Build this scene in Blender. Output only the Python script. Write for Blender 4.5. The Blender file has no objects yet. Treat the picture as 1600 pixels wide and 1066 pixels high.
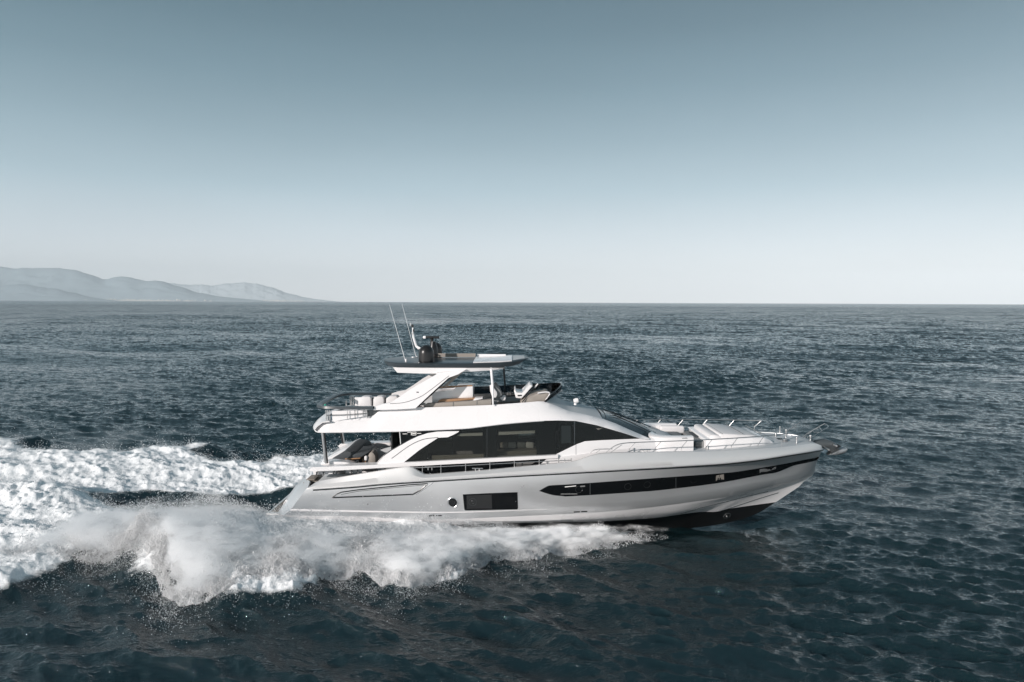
import bpy, bmesh, math, random
import numpy as np
from mathutils import Vector, Matrix
from mathutils.geometry import delaunay_2d_cdt

SC = bpy.context.scene
COL = SC.collection
F = 1066.0            # focal length in pixels of the 1600 px wide picture
CAM_H = 9.6
YC = 30.0             # distance of the yacht's centre plane

# ------------------------------------------------------------------ camera
cam_d = bpy.data.cameras.new('camera')
cam_d.lens = 23.985; cam_d.sensor_width = 36.0
cam_d.clip_start = 0.5; cam_d.clip_end = 90000
cam = bpy.data.objects.new('camera', cam_d); COL.objects.link(cam)
PITCH = math.atan(60.5 / F)
CM = Matrix.Rotation(math.pi / 2 - PITCH, 3, 'X') @ Matrix.Rotation(math.radians(0.215), 3, 'Z')
cam.location = (0, 0, CAM_H)
cam.rotation_euler = CM.to_euler()
SC.camera = cam

# ------------------------------------------------------------------ sun and sky
SUN_EL = math.radians(19.0)
SUN_AZ = math.radians(-46.0)      # sun stands behind the camera, to its left
sx, sy, sz = math.sin(SUN_AZ) * math.cos(SUN_EL), -math.cos(SUN_AZ) * math.cos(SUN_EL), math.sin(SUN_EL)
sun_d = bpy.data.lights.new('sun', 'SUN')
sun_d.energy = 4.0; sun_d.angle = math.radians(0.6); sun_d.color = (1.0, 0.925, 0.885)
sun = bpy.data.objects.new('sun', sun_d); COL.objects.link(sun)
sun.rotation_euler = Vector((sx, sy, sz)).to_track_quat('Z', 'Y').to_euler()
sun.location = (-20, -20, 40)

W = bpy.data.worlds.new('World'); SC.world = W; W.use_nodes = True
wn, wl = W.node_tree.nodes, W.node_tree.links
wn.clear()
sky = wn.new('ShaderNodeTexSky'); sky.sky_type = 'NISHITA'; sky.sun_disc = False
sky.sun_elevation = SUN_EL
sky.sun_rotation = math.atan2(sx, sy)
sky.dust_density = 2.0
hs = wn.new('ShaderNodeHueSaturation'); hs.inputs['Saturation'].default_value = 0.9
wl.new(sky.outputs[0], hs.inputs['Color'])
sc1 = wn.new('ShaderNodeVectorMath'); sc1.operation = 'SCALE'; sc1.inputs['Scale'].default_value = 0.10
wl.new(hs.outputs[0], sc1.inputs[0])
tc = wn.new('ShaderNodeTexCoord')
sep = wn.new('ShaderNodeSeparateXYZ'); wl.new(tc.outputs['Generated'], sep.inputs[0])
nrm = wn.new('ShaderNodeMath'); nrm.operation = 'ARCSINE'; wl.new(sep.outputs['Z'], nrm.inputs[0])
mr = wn.new('ShaderNodeMapRange'); mr.inputs['From Min'].default_value = 0
mr.inputs['From Max'].default_value = math.pi / 2
wl.new(nrm.outputs[0], mr.inputs['Value'])
ramp = wn.new('ShaderNodeValToRGB'); wl.new(mr.outputs[0], ramp.inputs[0])
def s2l(*c):
    return tuple(((v / 255) / 12.92 if v / 255 <= 0.04045 else ((v / 255 + 0.055) / 1.055) ** 2.4) for v in c) + (1,)
SKYCOL = [(0.0, (250, 253, 255)), (2.0, (239, 245, 249)), (5.0, (211, 223, 231)), (9.0, (171, 194, 205)),
          (13.0, (140, 166, 178)), (17.0, (111, 140, 153)), (21.0, (88, 118, 131)), (25.5, (71, 101, 114)),
          (36.0, (56, 90, 104)), (90.0, (48, 80, 94))]
cr = ramp.color_ramp
cr.elements[0].position = 0; cr.elements[0].color = s2l(*SKYCOL[0][1])
cr.elements[1].position = 1; cr.elements[1].color = s2l(*SKYCOL[-1][1])
for e, c in SKYCOL[1:-1]:
    el = cr.elements.new(e / 90); el.color = s2l(*c)
mx = wn.new('ShaderNodeMix'); mx.data_type = 'RGBA'; mx.inputs['Factor'].default_value = 0.12
wl.new(ramp.outputs[0], mx.inputs[6]); wl.new(sc1.outputs[0], mx.inputs[7])
bg = wn.new('ShaderNodeBackground'); bg.inputs['Strength'].default_value = 1.0
# very faint uneven veil of high haze
vm = wn.new('ShaderNodeMapping'); vm.inputs['Scale'].default_value = (1.2, 1.2, 5.0); wl.new(tc.outputs['Generated'], vm.inputs['Vector'])
vn = wn.new('ShaderNodeTexNoise'); vn.inputs['Scale'].default_value = 1.6; vn.inputs['Detail'].default_value = 4; wl.new(vm.outputs[0], vn.inputs['Vector'])
vr = wn.new('ShaderNodeMapRange'); vr.inputs['From Min'].default_value = 0.3; vr.inputs['From Max'].default_value = 0.7
vr.inputs['To Min'].default_value = 0.965; vr.inputs['To Max'].default_value = 1.035; wl.new(vn.outputs[0], vr.inputs['Value'])
vs = wn.new('ShaderNodeVectorMath'); vs.operation = 'SCALE'; wl.new(mx.outputs[2], vs.inputs[0]); wl.new(vr.outputs[0], vs.inputs['Scale'])
wl.new(vs.outputs[0], bg.inputs['Color'])
wo = wn.new('ShaderNodeOutputWorld'); wl.new(bg.outputs[0], wo.inputs['Surface'])

SC.view_settings.view_transform = 'Standard'; SC.view_settings.look = 'None'
SC.view_settings.exposure = 0.15; SC.view_settings.gamma = 1.0
try:
    SC.cycles.max_bounces = 8; SC.cycles.diffuse_bounces = 3; SC.cycles.glossy_bounces = 4
    SC.cycles.transparent_max_bounces = 16; SC.cycles.caustics_reflective = False; SC.cycles.caustics_refractive = False
    SC.cycles.use_denoising = True
    SC.cycles.volume_bounces = 12
except Exception:
    pass

# ------------------------------------------------------------------ helpers
def P(px, py, Y):
    d = CM @ Vector(((px - 800) / F, -(py - 533) / F, -1.0))
    return Vector((0, 0, CAM_H)) + d * (Y / d.y)
def PZ(px, py, z):
    d = CM @ Vector(((px - 800) / F, -(py - 533) / F, -1.0))
    return Vector((0, 0, CAM_H)) + d * ((z - CAM_H) / d.z)
def PB(px, py, b):
    """near-side point at half beam b (number or function of world x, z)"""
    if not callable(b):
        return P(px, py, YC - b)
    Y = YC - 2.0
    for _ in range(12):
        p = P(px, py, Y); Y = YC - b(p.x, p.z)
    return P(px, py, Y)
def mir(p): return Vector((p[0], 2 * YC - p[1], p[2]))

WLOC = {}
def tag(o, label, cat, group=None, kind=None):
    if label: o['label'] = label
    if cat: o['category'] = cat
    if group: o['group'] = group
    if kind: o['kind'] = kind
    return o
def empty(name, loc, parent=None):
    o = bpy.data.objects.new(name, None); COL.objects.link(o)
    o.empty_display_size = 0.3
    base = WLOC[parent.name] if parent else Vector((0, 0, 0))
    o.location = Vector(loc) - base; o.parent = parent; WLOC[o.name] = Vector(loc)
    return o
PAIR = {}
def link(name, bm, mats, parent=None, smooth=35, recalc=True):
    """bmesh in world coordinates -> object with its origin at the middle of its base;
    a shape that stands once on each side of the yacht becomes two objects"""
    lo_side = [f for f in bm.faces if all(v.co.y < YC - 0.03 for v in f.verts)]
    hi_side = [f for f in bm.faces if all(v.co.y > YC + 0.03 for v in f.verts)]
    if lo_side and len(lo_side) == len(hi_side) and len(lo_side) * 2 == len(bm.faces):
        b2 = bm.copy()
        bmesh.ops.delete(bm, geom=[f for f in bm.faces if f.verts[0].co.y > YC], context='FACES')
        bmesh.ops.delete(b2, geom=[f for f in b2.faces if f.verts[0].co.y < YC], context='FACES')
        a = link1(name, bm, mats, parent, smooth, recalc)
        b = link1(name, b2, mats, PAIR.get(parent.name, parent) if parent else None, smooth, recalc)
        PAIR[a.name] = b
        return a
    return link1(name, bm, mats, parent, smooth, recalc)
def link1(name, bm, mats, parent, smooth, recalc):
    if recalc: bmesh.ops.recalc_face_normals(bm, faces=bm.faces)
    me = bpy.data.meshes.new(name)
    vs = [v.co for v in bm.verts]
    lo = Vector([min(v[i] for v in vs) for i in range(3)]); hi = Vector([max(v[i] for v in vs) for i in range(3)])
    c = (lo + hi) / 2; c.z = lo.z
    bmesh.ops.translate(bm, verts=bm.verts, vec=-c)
    bm.to_mesh(me); bm.free()
    if not isinstance(mats, (list, tuple)): mats = [mats]
    for m in mats: me.materials.append(m)
    if smooth:
        me.shade_smooth(); me.set_sharp_from_angle(angle=math.radians(smooth))
    o = bpy.data.objects.new(name, me); COL.objects.link(o)
    o.parent = parent
    base = WLOC[parent.name] if parent else Vector((0, 0, 0))
    o.location = c - base; WLOC[o.name] = c
    return o

def new_mat(name, color, rough=0.5, metallic=0.0, coat=0.0, spec=0.5, noise=0.0, nscale=3.0, bump=0.0, bscale=60.0):
    m = bpy.data.materials.new(name); m.use_nodes = True
    n, l = m.node_tree.nodes, m.node_tree.links
    b = n['Principled BSDF']
    b.inputs['Base Color'].default_value = (*color, 1); b.inputs['Roughness'].default_value = rough
    b.inputs['Metallic'].default_value = metallic; b.inputs['Coat Weight'].default_value = coat
    b.inputs['Coat Roughness'].default_value = 0.08
    b.inputs['Specular IOR Level'].default_value = spec
    t = n.new('ShaderNodeTexCoord')
    if noise:
        nz = n.new('ShaderNodeTexNoise'); nz.inputs['Scale'].default_value = nscale; nz.inputs['Detail'].default_value = 6
        l.new(t.outputs['Object'], nz.inputs['Vector'])
        m2 = n.new('ShaderNodeMix'); m2.data_type = 'RGBA'
        m2.inputs[6].default_value = (*[c * (1 - noise) for c in color], 1)
        m2.inputs[7].default_value = (*[min(1, c * (1 + noise)) for c in color], 1)
        l.new(nz.outputs[0], m2.inputs[0]); l.new(m2.outputs[2], b.inputs['Base Color'])
        r2 = n.new('ShaderNodeMapRange'); r2.inputs['To Min'].default_value = rough * 0.75; r2.inputs['To Max'].default_value = min(1, rough * 1.3)
        l.new(nz.outputs[0], r2.inputs[0]); l.new(r2.outputs[0], b.inputs['Roughness'])
    if bump:
        nb = n.new('ShaderNodeTexNoise'); nb.inputs['Scale'].default_value = bscale; nb.inputs['Detail'].default_value = 4
        l.new(t.outputs['Object'], nb.inputs['Vector'])
        bp = n.new('ShaderNodeBump'); bp.inputs['Strength'].default_value = bump; bp.inputs['Distance'].default_value = 0.02
        l.new(nb.outputs[0], bp.inputs['Height']); l.new(bp.outputs[0], b.inputs['Normal'])
    return m
# ------------------------------------------------------------------ the sea
def wave_tile(N, L, lmin, lmax, power, ang, spread, seed):
    """periodic random sea surface: height and horizontal (choppy) displacement, unit slope"""
    rng = np.random.default_rng(seed)
    k = np.fft.fftfreq(N, d=L / N) * 2 * np.pi
    KX, KY = np.meshgrid(k, k, indexing='xy')
    K = np.hypot(KX, KY); K[0, 0] = 1
    lam = 2 * np.pi / K
    A = K ** (-power)
    A *= 1 / (1 + (lam / lmax) ** 6) * 1 / (1 + (lmin / lam) ** 6)
    c = (KX * math.cos(ang) + KY * math.sin(ang)) / K
    A *= (0.10 + np.abs(c) ** spread)
    A[0, 0] = 0
    ph = rng.normal(size=(N, N)) + 1j * rng.normal(size=(N, N))
    H = A * ph
    h = np.fft.ifft2(H).real
    gx = np.fft.ifft2(1j * KX * H).real; gy = np.fft.ifft2(1j * KY * H).real
    s = 1 / math.sqrt((gx ** 2 + gy ** 2).mean())
    dx = np.fft.ifft2(-1j * KX / K * H).real * s; dy = np.fft.ifft2(-1j * KY / K * H).real * s
    return (h * s).astype(np.float32), dx.astype(np.float32), dy.astype(np.float32), L
def samp(T, L, x, y):
    N = T.shape[0]
    u = (x / L * N) % N; v = (y / L * N) % N
    i = np.floor(u).astype(np.int64); j = np.floor(v).astype(np.int64)
    fu = u - i; fv = v - j; i %= N; j %= N; i1 = (i + 1) % N; j1 = (j + 1) % N
    return (T[j, i] * (1 - fu) + T[j, i1] * fu) * (1 - fv) + (T[j1, i] * (1 - fu) + T[j1, i1] * fu) * fv
def pink_tile(N, L, lmin, lmax, power, seed):
    h = wave_tile(N, L, lmin, lmax, power, 0, 0, seed)[0]
    return h / h.std()
def sstep(a, b, x):
    t = np.clip((x - a) / (b - a), 0, 1); return t * t * (3 - 2 * t)
def sdist(poly, x, y):
    """signed distance to a polygon, positive inside"""
    d = np.full(x.shape, 1e9, np.float32); ins = np.zeros(x.shape, bool)
    n = len(poly)
    for i in range(n):
        ax, ay = poly[i]; bx, by = poly[(i + 1) % n]
        ex, ey = bx - ax, by - ay
        t = np.clip(((x - ax) * ex + (y - ay) * ey) / (ex * ex + ey * ey + 1e-9), 0, 1)
        d = np.minimum(d, np.hypot(x - ax - t * ex, y - ay - t * ey))
        if ay != by:
            ins ^= ((ay > y) != (by > y)) & (x < (bx - ax) * (y - ay) / (by - ay) + ax)
    return np.where(ins, d, -d)

KD = math.atan2(0.93, 0.37)
T1 = wave_tile(1024, 31.0, 0.22, 0.9, 2.35, KD + 0.1, 2.6, 5)
T2 = wave_tile(1024, 173.0, 0.8, 3.2, 2.4, KD, 2.4, 8)
T3 = wave_tile(1024, 640.0, 4.5, 40.0, 2.6, KD - 0.25, 3.0, 11)
FN = pink_tile(1024, 37.0, 0.12, 2.2, 1.75, 21)
FN2 = pink_tile(512, 53.0, 1.5, 12.0, 2.0, 22)
GUST = pink_tile(512, 900.0, 30.0, 300.0, 1.8, 23)

def plane_poly(pts, z):
    return [(p.x, p.y) for p in (PZ(a, b, z) for a, b in pts)]
FAR_ARM = plane_poly([(-700, 676), (-140, 684), (0, 687), (52, 688), (62, 700), (120, 706), (200, 707), (270, 700), (340, 694), (346, 698),
    (305, 707), (350, 715), (400, 713), (450, 711), (500, 706), (560, 700), (640, 697), (660, 706), (560, 738), (520, 747), (480, 750), (440, 757), (400, 759),
    (360, 766), (330, 761), (280, 759), (200, 757), (150, 760), (120, 768), (60, 770), (0, 762), (-140, 765), (-700, 772)], 0.75)
NEAR_WAKE = plane_poly([(-700, 770), (-140, 764), (0, 766), (60, 770), (100, 776), (160, 798), (205, 815), (235, 832), (262, 832), (300, 822), (350, 812),
    (400, 806), (430, 808), (470, 812), (600, 824), (760, 828), (900, 826), (975, 829), (1030, 828), (1000, 835), (969, 841), (912, 851), (870, 852), (838, 866),
    (790, 872), (762, 880), (735, 893), (703, 912), (676, 916), (643, 931), (601, 922), (575, 910), (520, 917), (480, 930), (420, 935), (380, 940),
    (335, 954), (290, 954), (259, 931), (236, 896), (206, 887), (164, 880), (120, 884), (60, 915), (0, 945), (-140, 1000), (-420, 1120), (-700, 1000)], 0.15)

def wake(x, y):
    """height the yacht's wake adds to the sea, and how foamy the water is there"""
    n1 = samp(FN, 37.0, x, y); n2 = samp(FN2, 53.0, x * 0.6, y)
    xw = x + 0.55 * n2; yw = y + 0.35 * samp(FN2, 53.0, x + 17, y * 0.8 + 9) + 0.10 * n1
    dA = sdist(FAR_ARM, xw, yw); dB = sdist(NEAR_WAKE, xw, yw)
    h = 0.8 * sstep(-2.3, 0.5, dA)
    bank = sstep(-30, -16, x) * (1 - sstep(-9, 3.5, x)) * 0.45 + 0.25
    h += bank * sstep(-1.0, 1.5, dB) * (1 - sstep(9, 12, x))
    # hollow between the two arms and beside the quarter
    h -= 0.55 * np.exp(-(((y - 32.2 + 0.09 * (x + 10)) / 1.9) ** 2)) * sstep(-34, -22, x) * (1 - sstep(-13, -8, x))
    # plume thrown out from the hull on the near side
    pl = np.exp(-(((x + 12.0) / 3.6) ** 2)) * np.exp(-(((y - 23.4) / 1.6) ** 2)) * 0.35
    h += pl
    # dip along the hull
    hull = np.exp(-(((np.abs(y - 30.1)) / 1.5) ** 4)) * sstep(3, 6, x) * (1 - sstep(10, 14, x))
    h -= 0.32 * hull
    f = np.maximum(sstep(-0.35, 1.3, dA), sstep(-0.55, 0.9, dB))
    # worn, streaky foam towards the left edge
    thin = sstep(-14, -24, x) * sstep(24.5, 21.0, y)
    f = f * (1 - 0.45 * thin)
    return h, f, dA, dB
def sea_z(x, y, choppy=False):
    r = np.hypot(x, y)
    g = 1 + 0.25 * samp(GUST, 900.0, x, y)
    h1, ax, ay, L1 = T1; h2, bx, by, L2 = T2; h3, cx, cy, L3 = T3
    fade1 = 1 - sstep(260, 800, r); fade2 = 1 - sstep(600, 1600, r)
    wh, f, dA, dB = wake(x, y)
    a1 = 0.29 * g * (1 + 0.30 * samp(FN2, 53.0, x * 0.21 + 5, y * 0.27)) * fade1 * (1 - 0.5 * f); a2 = 0.18 * g * fade2 * (1 - 0.3 * f); a3 = 0.055
    z = a1 * samp(h1, L1, x, y) + a2 * samp(h2, L2, x, y) + a3 * samp(h3, L3, x, y) + wh
    n1 = samp(FN, 37.0, x, y); n3 = samp(FN, 37.0, y * 1.9 + 3, x * 1.9)
    z += f * (0.04 * n1 + 0.02 * n3 + 0.03)
    if not choppy: return z, f
    c = -0.85
    ox = c * (a1 * samp(ax, L1, x, y) + a2 * samp(bx, L2, x, y)); oy = c * (a1 * samp(ay, L1, x, y) + a2 * samp(by, L2, x, y))
    return z, f, ox, oy

def build_sea():
    NA, NR = 1500, 1750
    ang = np.linspace(-math.radians(57), math.radians(57), NA)
    ang = ang * (0.72 + 0.28 * (ang / ang[-1]) ** 2)          # finer in the middle
    t = np.linspace(0, 1, NR)
    r = 13.0 * (2200 / 13.0) ** t
    r = np.concatenate([r, [3000, 4500, 8000, 15000, 28000, 62000]]); NR = len(r)
    A, R = np.meshgrid(ang, r, indexing='xy')
    x = (R * np.sin(A)).ravel(); y = (R * np.cos(A)).ravel()
    z, f, ox, oy = sea_z(x, y, True)
    far = sstep(1500, 2300, R.ravel()); z = z * (1 - far)
    co = np.stack([x + ox, y + oy, z], 1).astype(np.float32)
    i = np.arange(NR - 1)[:, None] * NA + np.arange(NA - 1)[None, :]
    q = np.stack([i, i + 1, i + NA + 1, i + NA], -1).reshape(-1, 4)
    # a wide coarse skirt continues the water beside and behind the camera
    n0 = len(co)
    me = bpy.data.meshes.new('sea_water')
    me.vertices.add(len(co)); me.vertices.foreach_set('co', co.ravel())
    me.loops.add(q.size); me.loops.foreach_set('vertex_index', q[:, ::-1].ravel().astype(np.int32))
    me.polygons.add(len(q)); me.polygons.foreach_set('loop_start', np.arange(0, q.size, 4, dtype=np.int32))
    me.update(calc_edges=True)
    me.shade_smooth()
    at = me.attributes.new('foam', 'FLOAT', 'POINT'); at.data.foreach_set('value', f.astype(np.float32))
    rr = np.log10(np.hypot(x, y)).astype(np.float32)
    at = me.attributes.new('reach', 'FLOAT', 'POINT'); at.data.foreach_set('value', rr)
    o = bpy.data.objects.new('sea_water', me); COL.objects.link(o)
    o['kind'] = 'structure'
    me.materials.append(water_mat())
    return o

def water_mat():
    m = bpy.data.materials.new('sea_water'); m.use_nodes = True
    n, l = m.node_tree.nodes, m.node_tree.links
    b = n['Principled BSDF']
    b.inputs['Base Color'].default_value = (0.005, 0.0155, 0.0185, 1)
    b.inputs['Specular Tint'].default_value = (0.90, 0.98, 1.0, 1)
    b.inputs['IOR'].default_value = 1.8
    tc = n.new('ShaderNodeTexCoord')
    at = n.new('ShaderNodeAttribute'); at.attribute_name = 'reach'
    rg = n.new('ShaderNodeMapRange'); rg.inputs['From Min'].default_value = 2.2; rg.inputs['From Max'].default_value = 3.2
    rg.inputs['To Min'].default_value = 0.04; rg.inputs['To Max'].default_value = 0.2
    l.new(at.outputs['Fac'], rg.inputs['Value']); l.new(rg.outputs[0], b.inputs['Roughness'])
    mp = n.new('ShaderNodeMapping'); mp.inputs['Rotation'].default_value = (0, 0, 0.35); mp.inputs['Scale'].default_value = (0.65, 1.2, 1)
    l.new(tc.outputs['Object'], mp.inputs['Vector'])
    nz = n.new('ShaderNodeTexNoise'); nz.inputs['Scale'].default_value = 4.0; nz.inputs['Detail'].default_value = 5; nz.inputs['Roughness'].default_value = 0.6
    l.new(mp.outputs[0], nz.inputs['Vector'])
    bp = n.new('ShaderNodeBump'); bp.inputs['Strength'].default_value = 1.0; bp.inputs['Distance'].default_value = 0.10
    l.new(nz.outputs[0], bp.inputs['Height'])
    nz2 = n.new('ShaderNodeTexNoise'); nz2.inputs['Scale'].default_value = 0.35; nz2.inputs['Detail'].default_value = 6; nz2.inputs['Roughness'].default_value = 0.65
    l.new(mp.outputs[0], nz2.inputs['Vector'])
    b2 = n.new('ShaderNodeBump'); b2.inputs['Strength'].default_value = 1.0
    rd = n.new('ShaderNodeMapRange'); rd.inputs['From Min'].default_value = 2.1; rd.inputs['From Max'].default_value = 3.0
    rd.inputs['To Min'].default_value = 0.0; rd.inputs['To Max'].default_value = 1.6
    l.new(at.outputs['Fac'], rd.inputs['Value']); l.new(rd.outputs[0], b2.inputs['Distance'])
    l.new(nz2.outputs[0], b2.inputs['Height']); l.new(bp.outputs[0], b2.inputs['Normal']); l.new(b2.outputs[0], b.inputs['Normal'])
    # foam
    fo = n.new('ShaderNodeAttribute'); fo.attribute_name = 'foam'
    fn = n.new('ShaderNodeTexNoise'); fn.inputs['Scale'].default_value = 1.6; fn.inputs['Detail'].default_value = 9; fn.inputs['Roughness'].default_value = 0.72
    mp2 = n.new('ShaderNodeMapping'); mp2.inputs['Scale'].default_value = (0.7, 1.3, 1.0)
    l.new(tc.outputs['Object'], mp2.inputs['Vector']); l.new(mp2.outputs[0], fn.inputs['Vector'])
    ad = n.new('ShaderNodeMath'); ad.operation = 'ADD'; l.new(fo.outputs['Fac'], ad.inputs[0]); l.new(fn.outputs[0], ad.inputs[1])
    fr = n.new('ShaderNodeMapRange'); fr.inputs['From Min'].default_value = 0.82; fr.inputs['From Max'].default_value = 1.12
    l.new(ad.outputs[0], fr.inputs['Value'])
    fb = n.new('ShaderNodeBsdfPrincipled')
    fb.inputs['Base Color'].default_value = (0.90, 0.92, 0.93, 1); fb.inputs['Roughness'].default_value = 0.9
    fb.inputs['Specular IOR Level'].default_value = 0.15
    fbp = n.new('ShaderNodeBump'); fbp.inputs['Strength'].default_value = 0.9; fbp.inputs['Distance'].default_value = 0.06
    fn3 = n.new('ShaderNodeTexNoise'); fn3.inputs['Scale'].default_value = 3.5; fn3.inputs['Detail'].default_value = 8; fn3.inputs['Roughness'].default_value = 0.7
    l.new(tc.outputs['Object'], fn3.inputs['Vector'])
    l.new(fn3.outputs[0], fbp.inputs['Height']); l.new(fbp.outputs[0], fb.inputs['Normal'])
    ms = n.new('ShaderNodeMixShader'); l.new(fr.outputs[0], ms.inputs[0]); l.new(b.outputs[0], ms.inputs[1]); l.new(fb.outputs[0], ms.inputs[2])
    l.new(ms.outputs[0], n['Material Output'].inputs['Surface'])
    return m
build_sea()

# ------------------------------------------------------------------ far hills, 18-30 km away, and their shore
def hills(name, D, prof, hazed_col, seed, depth=2500):
    rng = random.Random(seed)
    xs = np.linspace(prof[0][0], prof[-1][0], 260)
    ys = np.interp(xs, [p[0] for p in prof], [p[1] for p in prof])
    nz = samp(FN, 37.0, xs * 0.05 + seed, xs * 0 + seed) ; nz2 = samp(FN2, 53.0, xs * 0.12, xs * 0 + seed)
    bm = bmesh.new(); rows = []
    NJ = 26
    for j in range(NJ):
        t = j / (NJ - 1); row = []
        for a, yy, n1, n2 in zip(xs, ys, nz, nz2):
            base = 472.5 - 3.0 + a * 0.00375
            top = P(a, yy - 0.6 * n1 * min(1, max(0, (468 - yy) / 15)), D)
            s = min(1.0, t * 1.25) if t < 0.8 else 1 - (t - 0.8) * 1.0
            k = math.sin(s * math.pi / 2)
            wob = samp(FN2, 53.0, np.array([a * 0.25 + j * 1.3]), np.array([j * 2.1 + seed]))[0]
            hgt = max(-5.0, top.z * (k + 0.04 * wob * k * (1 - k) * 4))
            if t == 0: hgt = -5
            row.append(bm.verts.new((top.x * (1 + (t - 0.8) * depth / D) + 0, D + (t - 0.8) * depth, hgt)))
        rows.append(row)
    for j in range(NJ - 1):
        for i in range(len(xs) - 1):
            bm.faces.new((rows[j][i], rows[j][i + 1], rows[j + 1][i + 1], rows[j + 1][i]))
    o = link(name, bm, new_mat(name, hazed_col, 0.95, spec=0.1, noise=0.12, nscale=0.0006), smooth=80)  # hill colour has distance haze mixed in: paler and bluer than the ground
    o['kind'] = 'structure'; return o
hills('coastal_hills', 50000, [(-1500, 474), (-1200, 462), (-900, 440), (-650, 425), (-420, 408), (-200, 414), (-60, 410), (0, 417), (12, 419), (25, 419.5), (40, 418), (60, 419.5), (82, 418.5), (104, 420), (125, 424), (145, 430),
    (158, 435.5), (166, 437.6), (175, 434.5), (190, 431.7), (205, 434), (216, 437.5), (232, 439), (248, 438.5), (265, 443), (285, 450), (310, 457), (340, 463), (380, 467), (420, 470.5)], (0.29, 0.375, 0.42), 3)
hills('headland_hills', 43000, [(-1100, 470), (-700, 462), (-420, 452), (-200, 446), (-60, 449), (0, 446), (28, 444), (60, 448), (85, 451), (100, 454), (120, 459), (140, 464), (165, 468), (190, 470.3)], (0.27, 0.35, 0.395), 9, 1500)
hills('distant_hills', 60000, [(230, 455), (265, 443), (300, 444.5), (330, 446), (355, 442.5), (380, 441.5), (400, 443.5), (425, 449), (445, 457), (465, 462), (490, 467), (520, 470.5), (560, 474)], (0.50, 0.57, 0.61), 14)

# a scatter of pale houses along the far shore, too small and many to count
def far_town():
    bm = bmesh.new(); rng = random.Random(4)
    for k in range(420):
        u = rng.random()
        a = rng.choice([rng.gauss(22, 20), rng.gauss(50, 22), rng.gauss(195, 18), rng.gauss(230, 30), rng.uniform(-60, 330), rng.gauss(420, 22)])
        yb = 469.0 + a * 0.00375 - abs(rng.gauss(0, 1.1)) * (1.6 if a < 60 else 1)
        D = 42000 if a < 140 else (48000 if a < 330 else 58000)
        p = P(a, yb, D); s = rng.uniform(9, 22) * D / 12700
        z0 = max(-1, p.z - s)
        r = bmesh.ops.create_cube(bm, size=1, matrix=Matrix.Translation((p.x, D, z0 + s * 0.5)) @ Matrix.Rotation(rng.uniform(-.5, .5), 4, 'Z') @ Matrix.Diagonal((s * rng.uniform(1, 2.6), s * 1.2, s, 1)))
    o = link('shore_town', bm, new_mat('pale_render_walls', (0.78, 0.76, 0.72), 0.9), smooth=0)
    tag(o, 'strip of tiny pale buildings along the foot of the far hills', 'town', kind='stuff')
far_town()

def haze():
    bm = bmesh.new()
    bmesh.ops.create_cube(bm, size=1, matrix=Matrix.Translation((0, 31000, 1398)) @ Matrix.Diagonal((190000, 66000, 2806, 1)))
    m = bpy.data.materials.new('haze_air'); m.use_nodes = True
    n, l = m.node_tree.nodes, m.node_tree.links
    n.remove(n['Principled BSDF'])
    v = n.new('ShaderNodeVolumePrincipled'); v.inputs['Density'].default_value = HAZE
    v.inputs['Color'].default_value = (0.88, 0.955, 1.0, 1); v.inputs['Anisotropy'].default_value = -0.25
    l.new(v.outputs[0], n['Material Output'].inputs['Volume'])
    o = link('haze', bm, m, smooth=0); o['kind'] = 'stuff'; o['label'] = 'pale sea haze over the far water and hills'; o['category'] = 'haze'
HAZE = 1.7e-5
haze()
# ------------------------------------------------------------------ materials of the yacht
M_white = new_mat('white_gelcoat', (0.80, 0.785, 0.785), 0.28, coat=0.4, noise=0.02, nscale=1.2)
M_silver = new_mat("silver_hull_paint", (0.70, 0.705, 0.71), 0.30, metallic=0.64, coat=0.2, noise=0.03, nscale=0.8)
M_silver2 = new_mat("silver_bulwark_paint", (0.66, 0.655, 0.65), 0.38, metallic=0.5, coat=0.25, noise=0.03, nscale=0.8)
M_anti = new_mat('black_antifouling', (0.012, 0.013, 0.014), 0.35, noise=0.3, nscale=2)
M_black = new_mat('black_trim', (0.012, 0.013, 0.014), 0.25, coat=0.3)
M_dkgrey = new_mat('dark_grey_gelcoat', (0.035, 0.045, 0.052), 0.35, coat=0.15)
M_chrome = new_mat('polished_steel', (0.50, 0.50, 0.50), 0.38, metallic=1.0)
M_steel2 = new_mat('dark_steel_and_shade', (0.10, 0.11, 0.115), 0.3, metallic=0.6)
M_cush = new_mat('white_leather_cushion', (0.70, 0.685, 0.685), 0.6, noise=0.03, nscale=5, bump=0.25, bscale=12)
M_cushg = new_mat('grey_fabric_cushion', (0.20, 0.205, 0.205), 0.85, noise=0.06, nscale=8, bump=0.3, bscale=30)
M_cushb = new_mat('taupe_fabric_cushion', (0.30, 0.27, 0.24), 0.85, noise=0.06, nscale=8, bump=0.3, bscale=30)
M_char = new_mat('charcoal_fabric_and_shade', (0.045, 0.052, 0.058), 0.8, noise=0.1, nscale=8)
M_teak = new_mat('weathered_teak', (0.24, 0.21, 0.18), 0.7, noise=0.15, nscale=6)
M_wood = new_mat('varnished_teak', (0.34, 0.19, 0.10), 0.4, noise=0.2, nscale=9)
M_dome = new_mat('gunmetal_dome', (0.028, 0.028, 0.029), 0.3, metallic=0.4, noise=0.05, nscale=3)
M_nonskid = new_mat('grey_gelcoat_and_shade', (0.52, 0.54, 0.55), 0.6, noise=0.03, nscale=4, bump=0.1, bscale=200)
M_deepdark = new_mat('dark_interior', (0.02, 0.021, 0.022), 0.8)
M_int = new_mat('cabin_lining', (0.13, 0.125, 0.12), 0.8, noise=0.1, nscale=3)
M_blind = new_mat('pale_blind', (0.75, 0.74, 0.72), 0.8)
M_pane_edge = new_mat('black_glass_border', (0.006, 0.007, 0.008), 0.12, spec=0.22)
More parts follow.
